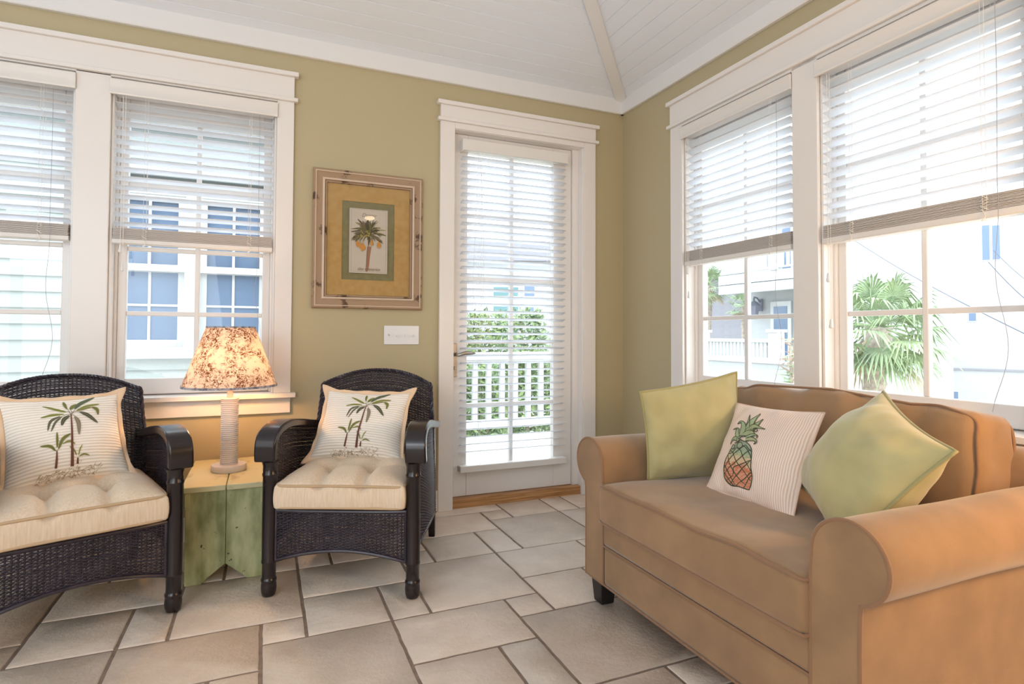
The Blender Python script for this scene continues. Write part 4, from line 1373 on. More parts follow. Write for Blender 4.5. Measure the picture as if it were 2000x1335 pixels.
# ------------------------------------------------------------------ sofa
def build_sofa():
    S = MT['suede']; WP = MT['suedepipe']
    r = empty('loveseat', (-0.58, -1.84, 0)); tag(r, 'tan suede rolled-arm loveseat below the right-hand windows', 'sofa')
    org = Vector(r.location)
    def put(mb, name, m=S, parent=r, **k):
        mb.v = [tuple(Vector(p) - org) for p in mb.v]
        return mb.build(name, m, parent, **k)
    XF, XB = -1.072, -0.085
    # arms: profile in (y, z) with a rolled top
    def arm(yin, sgn):
        """yin: inner face; sgn -1 for the near arm (outer side towards -y)"""
        R = 0.090; yc = yin + sgn * 0.096; zc = 0.550
        prof = [(yin, 0.098)]
        prof += [(yin, 0.25), (yin, 0.40), (yin + sgn * 0.002, 0.50)]
        a0, a1 = math.radians(172), math.radians(-72)
        for k in range(33):
            a = a0 + (a1 - a0) * k / 32
            # angle measured from the outer side
            prof.append((yc + sgn * R * math.cos(a), zc + R * math.sin(a)))
        prof += [(yin + sgn * 0.121, 0.44), (yin + sgn * 0.119, 0.36), (yin + sgn * 0.119, 0.25), (yin + sgn * 0.120, 0.098)]
        mb = MB(); n = len(prof)
        xs = [XF, XF + 0.006] + [XF + 0.006 + (XB - 0.006 - XF - 0.006) * i / 22 for i in range(1, 23)] + [XB]
        v = []; f = []
        cy = yin + sgn * 0.07; cz = 0.38
        for i, x in enumerate(xs):
            for (y, z) in prof:
                e = 0.0
                if i == 0 or i == len(xs) - 1: e = 0.004
                w = 0.0025 * nz(x * 3, y * 5, z * 4 + sgn, 1.6) if 1 < i < len(xs) - 1 else 0
                yy = y + (cy - y) * e * 6 * 0.3; zz = z + (cz - z) * e * 2 * 0.3
                v.append((x, yy + w, zz + w))
        for i in range(len(xs) - 1):
            for k in range(n):
                k2 = (k + 1) % n
                f.append((i * n + k, i * n + k2, (i + 1) * n + k2, (i + 1) * n + k))
        f.append(tuple(range(n))); f.append(tuple((len(xs) - 1) * n + k for k in range(n - 1, -1, -1)))
        mb.add(v, f)
        a_ = put(mb, 'arm', angle=50)
        pts = [(XF + 0.002, y, z) for y, z in prof]
        put(MB().tube(pts, 0.0052, 7), 'welt', WP, a_, angle=80)
        # seam where the outer panel meets the roll
        return a_
    arm(-1.392, 1)
    arm(-2.278, -1)
    # base: front rail with a raised upper panel, back and underside
    mb = MB().box(XF + 0.004, XB, -2.279, -1.391, 0.098, 0.245)
    put(mb, 'front_rail', bev=0.012)
    mb = MB().box(XF + 0.001, XB, -2.279, -1.391, 0.247, 0.336)
    put(mb, 'seat_rail', bev=0.012)
    mb = MB().tube([(XF + 0.002, -2.277, 0.246), (XF + 0.002, -1.393, 0.246)], 0.004, 6)
    mb.tube([(XF + 0.004, -2.398, 0.100), (XF + 0.002, -1.274, 0.100)], 0.0045, 6)
    put(mb, 'rail_welt', WP, angle=80)
    # back frame
    mb = MB(); prof = []
    for k in range(9):
        a = PI * k / 8
        prof.append((-0.185 - 0.075 * math.cos(a) * 1.0, 0.665 + 0.060 * math.sin(a)))
    poly = [(-0.26, 0.098)] + prof + [(-0.11, 0.098)]
    mb.prism(poly, 'y', -2.395, -1.276)
    put(mb, 'back_frame', angle=50, bev=0.006)
    # feet
    for x in (XF + 0.05, XB - 0.07):
        for y in (-1.325, -2.345):
            mb = MB()
            a, b = 0.036, 0.028
            mb.add([(x - b, y - b, 0), (x + b, y - b, 0), (x + b, y + b, 0), (x - b, y + b, 0), (x - a, y - a, 0.10), (x + a, y - a, 0.10), (x + a, y + a, 0.10), (x - a, y + a, 0.10)], [(0, 3, 2, 1), (4, 5, 6, 7), (0, 1, 5, 4), (1, 2, 6, 5), (2, 3, 7, 6), (3, 0, 4, 7)])
            put(mb, 'foot', MT['foot'], bev=0.003)
    # seat cushion
    h = (0.385, 0.4425, 0.072); c = Vector((-1.088 + 0.385, -1.8355, 0.407))
    v, f = softbox(h, 0.022, (18, 24, 3), 4)
    def seat_disp(p):
        q = Vector(p); a, b = q.x / h[0], q.y / h[1]
        k = max(0, q.z / h[2])
        q.z += 0.020 * k * max(0, (1 - a ** 4) * (1 - b ** 4)) ** 0.6
        q.z += k * 0.010 * nz(q.x, q.y, 0.3, 6)
        q.z -= k * 0.006 * math.exp(-((q.y + 0.02 - q.x * 0.5) / 0.03) ** 2) * max(0, 1 - abs(a))
        q.x -= 0.008 * (1 - (q.z / 0.09) ** 2) * (1 if q.x < -h[0] * 0.9 else 0)
        return q
    sc = put(MB().add([seat_disp(p) + c for p in v], f), 'seat_cushion', angle=80)
    for zz in (0.064, -0.064):
        pts = []
        for y in [h[1] - 0.004 - (2 * h[1] - 0.008) * i / 40 for i in range(41)]:
            p = seat_disp((-h[0] + 0.006, y, zz)); pts.append(Vector((p.x - 0.003, p.y, p.z + (0.004 if zz > 0 else -0.002))) + c)
        side = [Vector(pts[-1]) + Vector((0.7 * i / 6, 0, 0)) for i in range(1, 7)]
        put(MB().tube([Vector((p.x + 0.6 - 0.1 * i, p.y, p.z)) for i, p in [(k, pts[0]) for k in range(6)]] + pts + side, 0.0048, 7), 'welt', WP, sc, angle=80)
    # long boxed back cushion, soft and puckered along the welt
    h = (0.098, 0.452, 0.178); c = Vector((-0.325, -1.828, 0.655))
    tl = math.radians(-9)
    v, f = softbox(h, 0.03, (4, 34, 12), 5)
    def back_disp(p):
        q = Vector(p); b, cc = q.y / h[1], q.z / h[2]
        front = max(0, -q.x / h[0]); top = max(0, cc)
        q.x -= front * 0.045 * max(0, (1 - b ** 4) * (1 - cc ** 2)) ** 0.7
        pk = nz(q.y * 8, 1.3, 0.2)
        q.z += top * (0.026 * pk + 0.012 * (1 - b * b) - 0.005) * 1.0
        q.x += front * 0.016 * nz(q.y * 11, q.z * 5, 3.1) * (0.4 + abs(cc))
        q.y += (1 if b > 0 else -1) * (0.012 * nz(q.x * 9, q.z * 9, 2.2) + 0.010 * (1 - cc * cc)) * (abs(b) ** 6)
        x, z = q.x, q.z
        return Vector((x * math.cos(tl) - z * math.sin(tl), q.y, x * math.sin(tl) + z * math.cos(tl)))
    def bput(p): return back_disp(p) + c
    bc = put(MB().add([bput(p) for p in v], f), 'back_cushion', angle=80)
    for xx in (-h[0] + 0.008, h[0] - 0.008):
        n = 160; pts = []
        for i in range(n):
            a = 2 * PI * i / n; ca, sa = math.cos(a), math.sin(a); e = 0.16
            y = (h[1] - 0.006) * math.copysign(abs(ca) ** e, ca); z = (h[2] - 0.006) * math.copysign(abs(sa) ** e, sa)
            p = bput((xx, y, z))
            out = (p - bput((xx, y * 0.9, z * 0.9)))
            if out.length > 0: p = p + out.normalized() * 0.003
            pts.append(p)
        put(MB().tube(pts, 0.0048, 7, closed=True), 'welt', WP, bc, angle=80)
    # dark welt down the outer side panel of the near arm
    return r
build_sofa()

# ------------------------------------------------------------------ little green table and lamp
def build_table():
    r = empty('side_table', (-2.42, -0.30, 0)); tag(r, 'chipped pale green wooden stool table between the wicker armchairs', 'side table')
    org = Vector(r.location)
    def put(mb, name, m, parent=r, **k):
        mb.v = [tuple(Vector(p) - org) for p in mb.v]
        return mb.build(name, m, parent, **k)
    x0, x1, y0, y1 = -2.592, -2.246, -0.590, -0.035
    xm = -2.419
    for a, b in ((x0, xm - 0.0012), (xm + 0.0012, x1)):
        put(MB().box(a, b, y0, y1, 0.386, 0.410), 'top_board', MT['greentop'], bev=0.004)
    px0, px1 = -2.573, -2.265
    for ya in (-0.572, -0.075):
        poly = [(px0, 0.0), (px0 + 0.075, 0.008), (px0 + 0.083, 0.018), (xm, 0.074), (px1 - 0.083, 0.018), (px1 - 0.075, 0.0), (px1, 0.0), (px1, 0.386), (px0, 0.386)]
        for lo, hi in ((px0, xm - 0.0008), (xm + 0.0008, px1)):
            pl = [p for p in poly if lo - 1e-6 <= p[0] <= hi + 1e-6]
            if hi < xm: pl = [(px0, 0.0), (px0 + 0.062, 0.0), (px0 + 0.075, 0.010), (px0 + 0.083, 0.020), (hi, 0.073), (hi, 0.386), (px0, 0.386)]
            else: pl = [(lo, 0.073), (px1 - 0.083, 0.014), (px1 - 0.07, 0.0), (px1, 0.0), (px1, 0.386), (lo, 0.386)]
            put(MB().prism(pl, 'y', ya, ya + 0.022), 'leg_panel', MT['green'], bev=0.0015)
    for xa in (px0 + 0.0, px1 - 0.018):
        put(MB().prism([(-0.584, 0.318), (-0.05, 0.318), (-0.04, 0.386), (-0.586, 0.386)], 'x', xa - 0.002, xa + 0.018), 'apron', MT['green'], bev=0.002)
build_table()

def build_lamp():
    L0 = (-2.424, -0.31, 0.410)
    r = empty('table_lamp', L0); tag(r, 'lit table lamp with a brown printed shade on the green table', 'lamp')
    MB().lathe([(0.074, 0.0), (0.077, 0.004), (0.077, 0.024), (0.074, 0.029), (0.040, 0.031)], (0, 0, 0), 48).build('lamp_base', MT['ceramic'], r, angle=50)
    prof = []; z = 0.029; n = 34; p = (0.330 - 0.029) / n
    for i in range(n):
        for q, rr in ((0.05, 0.0345), (0.25, 0.0378), (0.5, 0.0392), (0.75, 0.0378), (0.95, 0.0345)):
            prof.append((rr, z + p * (i + q)))
    prof += [(0.0385, 0.331), (0.0385, 0.336), (0.035, 0.338)]
    MB().lathe(prof, (0, 0, 0), 40).build('column', MT['ceramic'], r, angle=80)
    MB().lathe([(0.014, 0.337), (0.0135, 0.36), (0.012, 0.40), (0.017, 0.405), (0.017, 0.44)], (0, 0, 0), 20).build('neck', MT['ceramic'], r, angle=50)
    zb, zt, rb, rt = 0.392, 0.672, 0.206, 0.105
    sh = MB().lathe([(rb, zb), (rb + (rt - rb) * 0.33, zb + (zt - zb) * 0.33), (rb + (rt - rb) * 0.66, zb + (zt - zb) * 0.66), (rt, zt)], (0, 0, 0), 72, cap=False).build('lamp_shade', MT['shade'], r, angle=60)
    sh['label'] = 'cream shade printed with brown country scenes'
    trim_d = mat('shade_trim_print', (74, 78, 92), 0.8, col2=(196, 190, 196), vs=60)
    for (ra, za, rb2, zb2) in ((rb + 0.0012, zb - 0.001, rb - 0.0015, zb + 0.009), (rt + 0.0022, zt - 0.008, rt + 0.0008, zt + 0.001)):
        MB().lathe([(ra, za), (rb2 + 0.0012, zb2)], (0, 0, 0), 72, cap=False).build('shade_trim', trim_d, sh, angle=80)
    # spider and bulb
    mb = MB()
    for k in range(3):
        a = 2 * PI * k / 3
        mb.tube([(0.012 * math.cos(a), 0.012 * math.sin(a), 0.655), (rt * math.cos(a), rt * math.sin(a), zt - 0.003)], 0.0015, 5)
    mb.tube([(0.035, 0, 0.44), (0.045, 0, 0.56), (0.0, 0, 0.655), (-0.045, 0, 0.56), (-0.035, 0, 0.44)], 0.0012, 5)
    mb.build('shade_carrier', MT['silver'], r)
    m, nt, b, N, Lk = nodes_of('lit_bulb'); b.inputs['Emission Color'].default_value = (1.0, 0.55, 0.22, 1); b.inputs['Emission Strength'].default_value = 155
    MB().lathe([(0.013, 0.44), (0.016, 0.46), (0.029, 0.49), (0.031, 0.51), (0.024, 0.535), (0.002, 0.545)], (0, 0, 0), 20).build('bulb', m, r, angle=80)
build_lamp()

# ------------------------------------------------------------------ outside
X = {}
X['siding'] = mat('white_lap_siding', (166, 172, 171), 0.6)
X['xtrim'] = mat('outdoor_white_paint', (190, 192, 194), 0.5)
X['bluepane'] = mat('blue_window_pane', (98, 117, 144), 0.2)  # opaque blue base colour for the outdoor panes
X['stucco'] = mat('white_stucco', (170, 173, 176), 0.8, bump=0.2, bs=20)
X['greystucco'] = mat('pale_grey_stucco', (136, 135, 142), 0.8)  # roof grey, also carries the shadow side of the grey house
X['deck'] = mat('pale_deck_boards', (214, 208, 200), 0.6, var=0.06, vs=8, stretch=(1, 12, 1))
X['sand'] = mat('pale_sand_ground', (214, 206, 194), 0.9, var=0.1, vs=0.6)
X['leafa'] = mat('shrub_leaf', (126, 144, 94), 0.6, var=0.3, vs=3)
X['leafb'] = mat('shrub_leaf_dark', (100, 120, 86), 0.6, var=0.3, vs=3)
X['frond'] = mat('palm_frond', (140, 158, 118), 0.35, var=0.35, vs=2.5)
X['frond2'] = mat('palm_frond_dry', (176, 160, 132), 0.7, var=0.2, vs=3)
X['trunk'] = mat('palm_trunk', (176, 164, 152), 0.9, var=0.3, vs=14, bump=0.5, bs=20)
X['teal'] = mat('teal_shutter', (94, 128, 132), 0.6)
X['wire'] = mat('dark_cable', (70, 74, 90), 0.6)
X['lantern'] = mat('weathered_lantern_metal', (120, 122, 138), 0.4)
X['redleaf'] = mat('reddish_plant_leaf', (160, 132, 112), 0.6, var=0.3, vs=4)

struct(MB().box(-30, 40, 0.17, 45, -1.3, -1.2).box(0.17, 40, -30, 0.17, -1.3, -1.2).build('ground', X['sand']))
mb = MB()
for k in range(16):
    mb.box(-2.2, 1.6, 0.17 + k * 0.14, 0.17 + k * 0.14 + 0.135, -0.06, -0.03)
struct(mb.build('floor_porch', X['deck']))

def porch_railing():
    r = empty('porch_railing', (0, 2.15, -0.03)); tag(r, 'white porch railing seen through the glazed door', 'railing')
    o = Vector(r.location)
    def put(mb, name, m=X['xtrim']):
        mb.v = [tuple(Vector(p) - o) for p in mb.v]; return mb.build(name, m, r, bev=0.004)
    put(MB().box(-2.0, 1.55, 2.08, 2.22, 0.79, 0.865).box(-2.0, 1.55, 2.11, 2.19, 0.75, 0.79), 'top_rail')
    put(MB().box(-2.0, 1.55, 2.11, 2.19, 0.10, 0.175), 'bottom_rail')
    for k in range(24):
        x = -1.94 + 0.150 * k
        put(MB().box(x - 0.026, x + 0.026, 2.125, 2.175, 0.17, 0.76), 'baluster')
    for x in (-2.0, 1.55):
        put(MB().box(x - 0.05, x + 0.05, 2.10, 2.20, -0.03, 1.0), 'post')
porch_railing()

def neighbour():
    Y = 2.35
    r = empty('neighbouring_house', (-5.5, Y, -1.2)); tag(r, 'white clapboard house close outside the left windows', 'house')
    o = Vector(r.location)
    def put(mb, name, m, parent=r, **k):
        mb.v = [tuple(Vector(p) - o) for p in mb.v]; return mb.build(name, m, parent, **k)
    W = [(-3.47, -2.93, 0.93, 2.24), (-2.815, -2.275, 0.93, 2.24)]
    holes = (-3.56, -2.19, 0.87, 2.33)
    mb = MB(); z = -1.2; p = 0.129
    z = 1.637 - p * 22
    while z < 2.75:
        for (a, b) in ((-9.0, holes[0]), (holes[0], holes[1]), (holes[1], -1.35)):
            if a == holes[0] and z + p > holes[2] and z < holes[3]:
                continue
            mb.add([(a, Y - 0.016, z), (b, Y - 0.016, z), (b, Y - 0.002, z + p), (a, Y - 0.002, z + p), (a, Y + 0.02, z), (b, Y + 0.02, z)], [(0, 1, 2, 3), (4, 5, 1, 0)])
        z += p
    put(mb, 'siding', X['siding'], angle=20)
    put(MB().box(-9.0, -1.35, Y + 0.12, Y + 5, -1.3, 2.8), 'body_wall', X['siding'])
    mb = MB().box(-1.41, -1.30, Y - 0.03, Y + 0.1, -1.2, 2.78)
    put(mb, 'corner_board', X['xtrim'])
    # roof overhang
    put(MB().prism([(Y - 0.12, 2.80), (Y - 0.12, 2.92), (Y + 2.6, 4.6), (Y + 5.2, 2.92), (Y + 5.2, 2.80)], 'x', -9.2, -1.2), 'roof', X['greystucco'])
    # window surround shared by the pair
    mb = MB()
    mb.box(holes[0], W[0][0], Y - 0.03, Y + 0.1, holes[2], holes[3]).box(W[1][1], holes[1], Y - 0.03, Y + 0.1, holes[2], holes[3]).box(W[0][1], W[1][0], Y - 0.03, Y + 0.1, holes[2], holes[3])
    mb.box(W[0][0], W[0][1], Y - 0.03, Y + 0.1, W[0][3], holes[3]).box(W[1][0], W[1][1], Y - 0.03, Y + 0.1, W[1][3], holes[3])
    mb.box(holes[0] - 0.03, holes[1] + 0.03, Y - 0.05, Y + 0.1, 0.83, W[0][2])
    put(mb, 'window_surround', X['xtrim'], bev=0.003)
    for (a, b, z0, z1) in W:
        zm = 1.60
        f = MB()
        for (q0, q1, yo) in ((z0, zm + 0.02, 0.02), (zm - 0.02, z1, -0.022)):
            f.box(a, a + 0.055, Y + yo, Y + yo + 0.04, q0, q1).box(b - 0.055, b, Y + yo, Y + yo + 0.04, q0, q1).box(a + 0.055, b - 0.055, Y + yo + 0.001, Y + yo + 0.039, q1 - 0.045, q1).box(a + 0.055, b - 0.055, Y + yo + 0.001, Y + yo + 0.039, q0, q0 + 0.06)
            xm = (a + b) / 2
            f.box(xm - 0.011, xm + 0.011, Y + yo + 0.004, Y + yo + 0.03, q0, q1)
            zc = q0 + (q1 - q0) * 0.52
            f.box(a, b, Y + yo + 0.005, Y + yo + 0.03, zc - 0.010, zc + 0.010)
        fr = put(f, 'window', X['xtrim'], bev=0.002)
        put(MB().box(a + 0.04, b - 0.04, Y + 0.032, Y + 0.036, z0 + 0.03, z1 - 0.03), 'pane', X['bluepane'], fr)
neighbour()

# shrubs and far houses beyond the railing
def shrub(name, label, c, rx, rz, n, m1, m2, seed, leaf=0.10):
    rng = random.Random(seed)
    r = empty(name, (c[0], c[1], c[2])); tag(r, label, 'shrub', 'shrubs beyond the porch')
    mb = MB()
    for i in range(n):
        a = rng.uniform(0, 2 * PI); u = rng.random() ** 0.5; z = rng.random()
        w = rx * (1 - 0.45 * z * z) * (0.5 + 0.5 * u)
        p = Vector((w * math.cos(a), w * math.sin(a), rz * z))
        d = Vector((rng.gauss(0, 1), rng.gauss(0, 1), rng.gauss(0.3, 0.8))).normalized(); s = d.orthogonal().normalized(); L = leaf * rng.uniform(0.7, 1.5)
        mb.add([p, p + d * L * 0.5 + s * L * 0.22, p + d * L, p + d * L * 0.5 - s * L * 0.22], [(0, 1, 2, 3)], m1 if rng.random() < 0.6 else m2)
    mb.build('foliage', None, r, fix=False)
    st = MB()
    for k in range(5):
        a = rng.uniform(0, 2 * PI)
        st.tube([(0.05 * math.cos(a), 0.05 * math.sin(a), 0), (rx * .4 * math.cos(a), rx * .4 * math.sin(a), rz * .55)], 0.018, 5)
    st.build('stem', X['trunk'], r)
    return r
SH = [(2.15, 8.0, 0.75, 2.35), (3.75, 9.4, 0.70, 2.5), (5.45, 9.6, 0.70, 2.2), (0.7, 4.7, 0.46, 1.45), (1.75, 5.0, 0.44, 1.6), (2.80, 5.4, 0.44, 1.5)]
SL_ = ['pale green shrub left of centre behind the porch railing, taller one', 'tall green shrub behind the middle of the porch railing', 'tall green shrub behind the right end of the porch railing',
       'low green shrub just past the railing at the left of the door glass', 'low green shrub just past the railing at the middle of the door glass', 'low green shrub just past the railing at the right of the door glass']
for i, (x, y, rx, h) in enumerate(SH):
    shrub('shrub', SL_[i], (x, y, -1.2), rx, h + 0.35, 2600, X['leafa'], X['leafb'], i, 0.14 if i < 3 else 0.10)

def far_house(label, c, w, h, rz, wins, roofh=0.8, door=None):
    r = empty('distant_house', c, rz); tag(r, label, 'house', 'houses far beyond the porch')
    MB().box(-w / 2, w / 2, 0, 5, 0, h).build('house_wall', X['stucco'], r)
    MB().prism([(-w / 2 - 0.3, h), (w / 2 + 0.3, h), (w / 2 - 1.0, h + roofh), (-w / 2 + 1.0, h + roofh)], 'y', -0.3, 5.3).build('roof', X['greystucco'], r)
    for (x, z, ww, hh, k) in wins:
        f = MB().box(x - ww / 2 - 0.08, x + ww / 2 + 0.08, -0.05, 0.02, z - 0.08, z + hh + 0.08).build('window', X['xtrim'], r)
        MB().box(x - ww / 2, x + ww / 2, -0.07, -0.05, z, z + hh).build('pane', X[k], f)
    return r
far_house('white house with blue and teal windows far beyond the porch railing', (6.9, 17.5, -1.2), 6.0, 5.2, math.radians(-20),
          [(-2.1, 3.3, 0.5, 0.35, 'bluepane'), (-2.1, 2.6, 0.5, 0.4, 'bluepane'), (-0.2, 3.8, 1.0, 0.35, 'teal'), (0.75, 3.8, 0.4, 0.4, 'bluepane'), (-0.2, 3.1, 1.0, 0.35, 'teal'), (0.75, 2.9, 0.35, 0.5, 'bluepane'), (-0.2, 2.3, 1.0, 0.4, 'teal'), (2.3, 3.4, 0.6, 0.6, 'bluepane')])

# ---- beyond the right-hand windows
def balusters_fence(name, label, cat, p0, p1, z0, z1, n, posts=True, th=0.05):
    """fence from p0 to p1 (x, y)"""
    d = Vector((p1[0] - p0[0], p1[1] - p0[1], 0)); L = d.length
    r = empty(name, (p0[0], p0[1], z0), math.atan2(d.y, d.x)); tag(r, label, cat)
    h = z1 - z0
    MB().box(0, L, -0.05, 0.05, h - 0.06, h).build('top_rail', X['xtrim'], r)
    MB().box(0, L, -0.04, 0.04, 0.0, 0.06).build('bottom_rail', X['xtrim'], r)
    for k in range(n):
        x = L * (k + 0.5) / n
        MB().box(x - th / 2, x + th / 2, -0.02, 0.02, 0.05, h - 0.05).build('baluster', X['xtrim'], r)
    if posts:
        for x in (0, L):
            MB().box(x - 0.09, x + 0.09, -0.09, 0.09, -0.15, h + 0.12).box(x - 0.12, x + 0.12, -0.12, 0.12, h + 0.12, h + 0.17).build('post', X['xtrim'], r)
    return r

def balcony_house():
    XH = 9.0
    r = empty('balcony_house', (XH, 5.0, -1.2)); tag(r, 'white house with an upper balcony outside the narrower right window', 'house')
    o = Vector(r.location)
    def put(mb, name, m, parent=r, **k):
        mb.v = [tuple(Vector(p) - o) for p in mb.v]; return mb.build(name, m, parent, **k)
    put(MB().box(XH, XH + 4, 5.05, 7.5, -1.2, 5.2), 'house_wall', X['stucco'])
    put(MB().box(XH - 0.9, XH, 5.05, 7.5, 2.28, 2.50), 'balcony_floor', X['xtrim'])
    put(MB().box(XH - 0.9, XH - 0.78, 5.05, 7.5, 2.05, 2.26), 'beam', X['stucco'])
    mb = MB().box(XH - 0.9, XH - 0.84, 5.05, 7.45, 2.94, 3.0).box(XH - 0.9, XH - 0.84, 5.05, 7.45, 2.54, 2.58)
    rl = put(mb, 'balcony_rail', X['xtrim'])
    for k in range(17):
        y = 5.10 + k * 0.142
        put(MB().box(XH - 0.89, XH - 0.85, y - 0.028, y + 0.028, 2.56, 2.96), 'baluster', X['xtrim'], rl)
    put(MB().box(XH - 0.95, XH - 0.78, 5.75, 5.95, 2.5, 5.0), 'balcony_post', X['xtrim'])
    for (y0, y1, z0, z1) in ((6.25, 6.62, 0.2, 1.74), (5.72, 5.98, 0.6, 1.74), (6.15, 6.45, 2.6, 3.6), (5.45, 5.7, 2.6, 3.6)):
        f = put(MB().box(XH - 0.05, XH, y0 - 0.10, y1 + 0.10, z0 - 0.05, z1 + 0.12), 'window', X['xtrim'])
        put(MB().box(XH - 0.06, XH - 0.045, y0, y1, z0, z1), 'pane', X['bluepane'], f)
balcony_house()

def lantern():
    r = empty('wall_lantern', (8.98, 7.03, 1.55)); tag(r, 'dark metal coach lantern on the white balcony house', 'lantern')
    MB().lathe([(0.02, -0.12), (0.09, -0.08), (0.13, 0.16), (0.15, 0.18)], (-0.22, 0, 0.05), 6).build('lamp_body', X['lantern'], r, angle=20)
    MB().lathe([(0.16, 0.18), (0.06, 0.28), (0.02, 0.30), (0.03, 0.34), (0.005, 0.40)], (-0.22, 0, 0.05), 12).build('cap', X['lantern'], r)
    MB().tube([(0, 0, 0.30), (-0.12, 0, 0.42), (-0.22, 0, 0.44)], 0.02, 6).box(-0.03, 0.0, -0.06, 0.06, 0.1, 0.4).build('bracket', X['lantern'], r)
lantern()

# grey neighbour behind the left pane, its shade put into the stucco colour
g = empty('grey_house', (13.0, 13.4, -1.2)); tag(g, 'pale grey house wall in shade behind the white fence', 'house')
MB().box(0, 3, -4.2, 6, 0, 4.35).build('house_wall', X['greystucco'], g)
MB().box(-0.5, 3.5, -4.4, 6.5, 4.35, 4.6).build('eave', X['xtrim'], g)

balusters_fence('picket_fence', 'white balustrade fence outside the narrower right window', 'fence', (6.0, 5.75), (6.0, 3.98), 0.60, 0.99, 20)
w = empty('garden_wall', (5.9, 4.8, -1.2)); tag(w, 'low white stucco wall carrying the balustrade fence', 'wall')
MB().box(0, 0.25, -1.6, 1.2, 0, 1.762).build('wall_body', X['stucco'], w)
MB().box(-0.03, 0.28, -1.6, 1.2, 1.764, 1.798).build('coping', X['xtrim'], w)

def palm(label, base, crown, R, nf, seed, hang=0.35, cat='palm tree'):
    rng = random.Random(seed)
    r = empty('palm_tree', base); tag(r, label, cat)
    b = Vector(base); c = Vector(crown) - b
    k = 26; pts = [Vector((c.x * t, c.y * t, c.z * t)) for t in [i / k for i in range(k + 1)]]
    tr = R * 0.16
    MB().tube(pts, [tr * (1.0 + 0.10 * math.sin(i * 2.2)) * (1.15 if i > k * 0.7 else 1) for i in range(k + 1)], 12).build('trunk', X['trunk'], r)
    for i in range(nf):
        a = i * 2.39996; el = math.radians(78 - 138 * (i / nf) ** 0.9) + rng.uniform(-0.12, 0.12)
        d = Vector((math.cos(a) * math.cos(el), math.sin(a) * math.cos(el), math.sin(el)))
        L = R * rng.uniform(0.42, 0.58)
        p0 = c + d * tr * 0.4; p1 = p0 + d * L + Vector((0, 0, -0.05 * R))
        mb = MB(); m = X['frond2'] if (i > nf * 0.86 and rng.random() < 0.7) else X['frond']
        mb.tube([p0, (p0 + p1) / 2 + Vector((0, 0, 0.03 * R)), p1], 0.012 * R + 0.004, 5)
        side = d.cross(Vector((0, 0, 1)))
        if side.length < 0.1: side = Vector((1, 0, 0))
        side.normalize(); upv = side.cross(d).normalized()
        nl = 20
        for q in range(nl):
            th = math.radians(-105 + 210 * q / (nl - 1))
            dd = (d * math.cos(th) + side * math.sin(th)).normalized()
            dd = (dd + upv * (0.12 * math.cos(th * 1.3))).normalized()
            ll = R * rng.uniform(0.44, 0.56) * (1 - 0.25 * abs(th) / 2)
            wv = dd.cross(upv).normalized() * (0.020 * R)
            tip = p1 + dd * ll + Vector((0, 0, -hang * R * rng.uniform(0.15, 0.5)))
            mid = p1 + dd * ll * 0.55 + Vector((0, 0, -0.02 * R))
            bend = upv * 0.012 * R
            mb.add([p1, mid - wv, mid + bend, mid + wv, tip], [(0, 1, 2), (0, 2, 3), (1, 4, 2), (2, 4, 3)])
        mb.build('frond', m, r, fix=False)
    return r
palm('green fan palm filling the lower left of the big right window', (8.15, 3.85, -1.2), (8.0, 3.52, 1.22), 1.16, 46, 4, 0.7)
palm('small fan palm high in the left pane of the narrower right window', (9.0, 8.95, -1.2), (9.0, 8.85, 2.42), 0.72, 26, 8)
palm('bluish fan palm behind the middle bar of the narrower right window', (10.4, 8.88, -1.2), (10.4, 8.88, 1.92), 0.55, 22, 9)

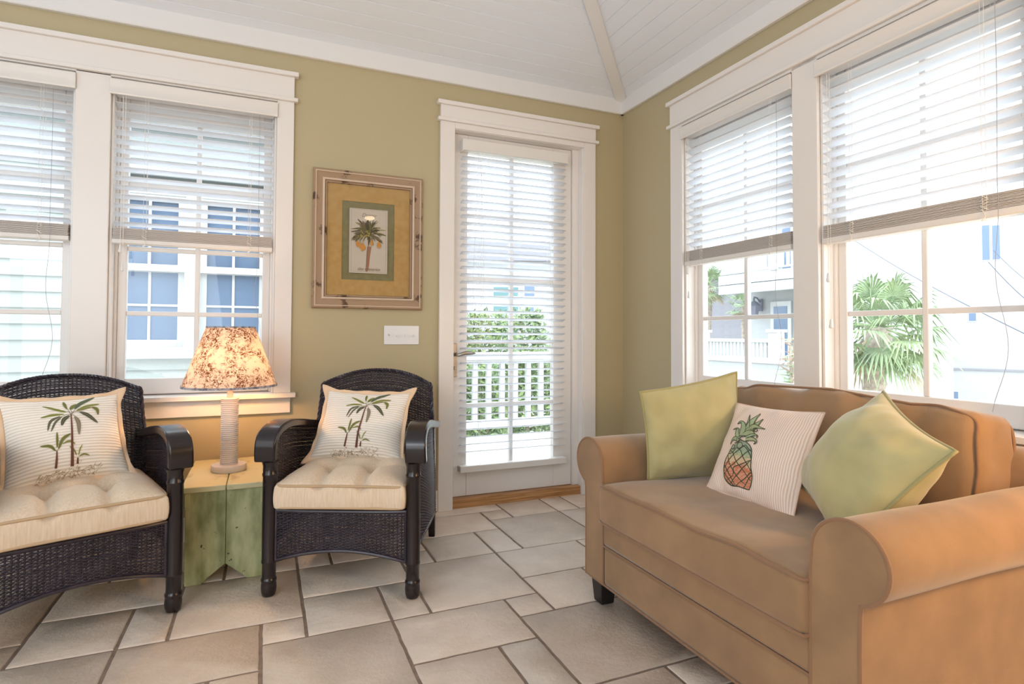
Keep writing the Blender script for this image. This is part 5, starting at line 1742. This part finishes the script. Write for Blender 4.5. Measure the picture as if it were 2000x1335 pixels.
# spiky plant by the fence end
def spiky():
    rng = random.Random(12)
    r = empty('spiky_plant', (5.2, 3.02, -1.2)); tag(r, 'spiky reddish green plant beside the fence post', 'plant')
    mb = MB()
    for i in range(150):
        a = rng.uniform(0, 2 * PI); el = rng.uniform(-0.3, 1.4); z = rng.uniform(1.25, 2.25)
        d = Vector((math.cos(a) * math.cos(el), math.sin(a) * math.cos(el), math.sin(el))); L = rng.uniform(0.18, 0.36); s = d.orthogonal().normalized() * 0.014
        p = Vector((rng.gauss(0, 0.05), rng.gauss(0, 0.05), z))
        mb.add([p - s, p + s, p + d * L], [(0, 1, 2)], X['redleaf'] if rng.random() < 0.45 else X['frond'])
    mb.build('foliage', None, r, fix=False)
    MB().tube([(0, 0, 0), (0.03, 0, 1.2), (0, 0, 2.1)], 0.03, 6).build('stem', X['trunk'], r)
spiky()

def white_building():
    rz = math.radians(-60.52)
    K = 1.6
    r = empty('apartment_building', (-2.2788 + 13.929 * K, -3.2422 + 7.873 * K, -1.2), rz); tag(r, 'big plain white apartment building filling the right window', 'building')
    # local x runs along the facade, local -y faces the room
    MB().box(-3.6, 12, 0, 8, 0, 14).build('house_wall', X['stucco'], r)
    MB().box(-3.7, 12.1, -0.04, 0, 1.2 + 1.0523 + (0.32 - 1.0523) * K, 1.2 + 1.0523 + (0.36 - 1.0523) * K).build('string_course', X['greystucco'], r)
    for (x0, x1, z0, z1) in ((-0.44, -0.28, 3.03, 3.44), (0.79, 0.91, 2.70, 3.45), (0.955, 1.075, 2.70, 3.43), (0.55, 0.67, 1.39, 1.70), (0.235, 0.35, -0.38, -0.16)):
        x0 *= K; x1 *= K; z0 = 2.2523 + (z0 - 1.0523) * K; z1 = 2.2523 + (z1 - 1.0523) * K
        f = MB().box(x0 - 0.025, x1 + 0.025, -0.02, 0.0, z0 - 0.03, z1 + 0.03).build('window', X['xtrim'], r)
        MB().box(x0, x1, -0.025, -0.018, z0, z1).build('pane', X['bluepane'], f)
white_building()

def wire(label, a, b, rr=0.008):
    a, b = Vector(a), Vector(b)
    pts = [a.lerp(b, i / 20) - Vector((0, 0, 0.10 * math.sin(PI * i / 20))) for i in range(21)]
    o = MB().tube(pts, rr, 5).build('power_line', X['wire'], origin=a)
    tag(o, label, 'cable', 'overhead cables')
wire('long overhead cable sloping across the big right window', (8.5, 4.5, 3.1), (3.6, -1.35, 0.62), 0.005)
wire('short overhead cable beside the long one at the right edge', (5.8, 0.75, 1.95), (4.2, -0.75, 1.05), 0.0045)
wire('faint upper overhead cable at the right edge', (5.6, 0.60, 2.06), (4.2, -0.75, 1.28), 0.003)
